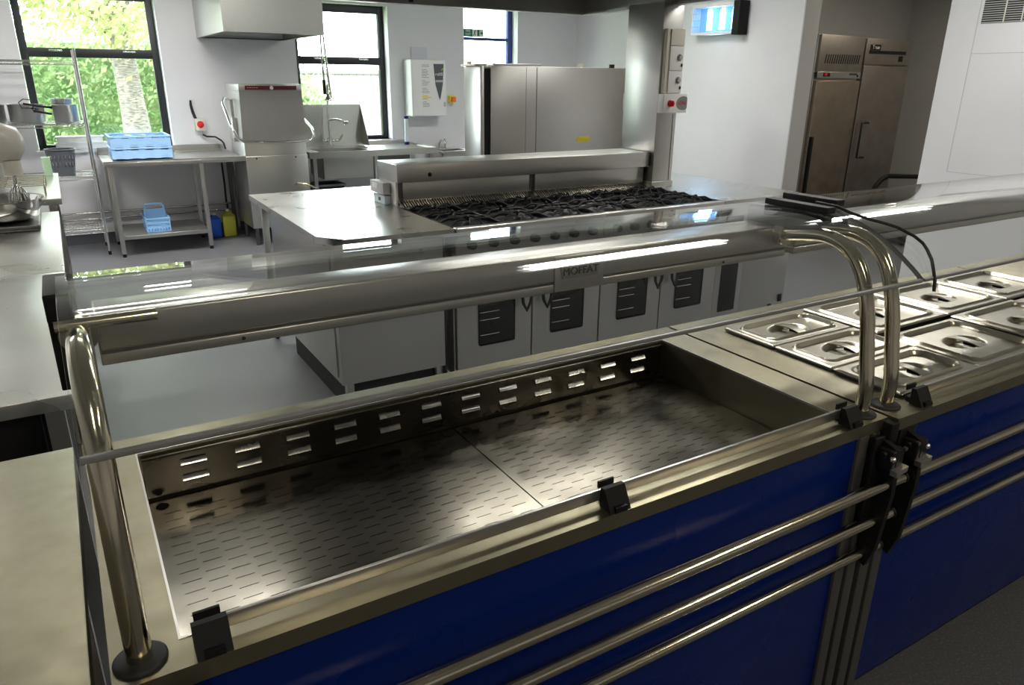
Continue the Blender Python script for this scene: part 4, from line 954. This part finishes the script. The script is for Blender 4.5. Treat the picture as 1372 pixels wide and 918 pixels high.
# refrigerators in the recess
r1 = thing('upright_refrigerator', 'worn steel refrigerator with a slotted top grille, left one in the recess', 'refrigerator', (6.75, 5.3, 0))
DST = noisy(mat('dull_steel', (.42, .37, .31), .42, 1), (2, 2, 2), 3, 5, (.33, .28, .22), r0=.35, r1=.5)
DS2 = noisy(mat('dull_grey_steel', (.38, .35, .32), .42, 1), (2, 2, 2), 3, 5, (.33, .30, .27), r0=.38, r1=.5)
obj('cabinet_body', B().box(6.41, 7.09, 4.99, 5.70, .1, 2.0, .003), STEEL_V, r1)
obj('top_fascia', B().box(6.415, 7.085, 4.955, 4.992, 1.655, 1.995, .003), DS2, r1)
sl = B()
for k in range(16):
    x = 6.50+k*.034; sl.prism([(x, 1.735), (x+.014, 1.735), (x+.028, 1.82), (x+.014, 1.82)], 4.9535, 4.956, axis='y')
obj('grille_slots', sl, BLACK, r1)
cpn = obj('control_strip', B().box(6.42, 7.08, 4.948, 4.958, 1.60, 1.66, .002), STEEL, r1)
obj('display', B().box(6.50, 6.60, 4.945, 4.949, 1.615, 1.648), BLACK, cpn); obj('red_switch', B().box(6.515, 6.555, 4.941, 4.946, 1.625, 1.645), RED, cpn); obj('lock', B().lathe((7.03, 4.948, 1.625), [(0, -.003), (.012, -.002), (.012, 0)], 14, axis='y'), BLACK, cpn); obj('badge', B().box(6.90, 7.02, 4.945, 4.949, 1.630, 1.650), DARKST, cpn)
dr = obj('door', B().box(6.415, 7.085, 4.945, 4.99, .12, 1.578, .004), DST, r1)
obj('handle', B().box(6.425, 6.455, 4.915, 4.945, .40, 1.05, .004), BLACK, dr)
r2 = thing('upright_refrigerator', 'grey steel refrigerator with a dark bracket handle, right one in the recess', 'refrigerator', (7.48, 5.3, 0))
obj('cabinet_body', B().box(7.11, 7.875, 4.99, 5.70, .1, 1.985, .003), DS2, r2)
tfa = obj('top_fascia', B().box(7.115, 7.870, 4.955, 4.992, 1.735, 1.98, .003), DS2, r2)
obj('fascia_slot', B().box(7.17, 7.79, 4.952, 4.956, 1.838, 1.870), BLACK, tfa); obj('badge', B().box(7.18, 7.345, 4.950, 4.956, 1.872, 1.925), BLACK, tfa)
text('badge_lettering', 'True', .052, (7.265, 4.949, 1.900), RX, CREAM, tfa, sx=1.2)
obj('thermometer', B().box(7.68, 7.745, 4.950, 4.956, 1.77, 1.825), BLACK, tfa)
d2 = obj('door', B().box(7.115, 7.870, 4.945, 4.99, .12, 1.725, .004), DS2, r2)
obj('handle', B().tube([(7.28, 4.945, 1.165), (7.28, 4.905, 1.165), (7.17, 4.905, 1.165), (7.17, 4.905, .815), (7.28, 4.905, .815), (7.28, 4.945, .815)], .010, 8), BLACK, d2)
for t_, a, c in ((r1, 6.46, 7.04), (r2, 7.16, 7.83)):
    for x in (a, c):
        for y in (5.04, 5.64): obj('foot', B().cyl((x, y, 0), (x, y, .1), .022), BLACK, t_)
tr_ = thing('hand_trolley', 'black tubular handle of a trolley parked in front of the refrigerators', 'trolley', (7.7, 4.4, 0))
obj('handle_frame', B().tube([(7.19, 4.68, .12), (7.20, 4.68, .44), (7.23, 4.68, .53), (7.32, 4.68, .605), (7.43, 4.68, .64), (7.7, 4.68, .62), (8.0, 4.68, .60), (8.22, 4.68, .57), (8.25, 4.68, .12)], .024, 12), BLACK, tr_)
obj('deck', B().box(7.15, 8.30, 4.20, 4.72, .10, .13, .01), DARKST, tr_)
for x in (7.23, 8.22):
    for y in (4.28, 4.64): obj('castor', B().lathe((x-.012, y, .05), [(0, 0), (.044, 0), (.05, .006), (.05, .02), (.044, .025), (0, .025)], 18, axis='x'), BLACK, tr_)
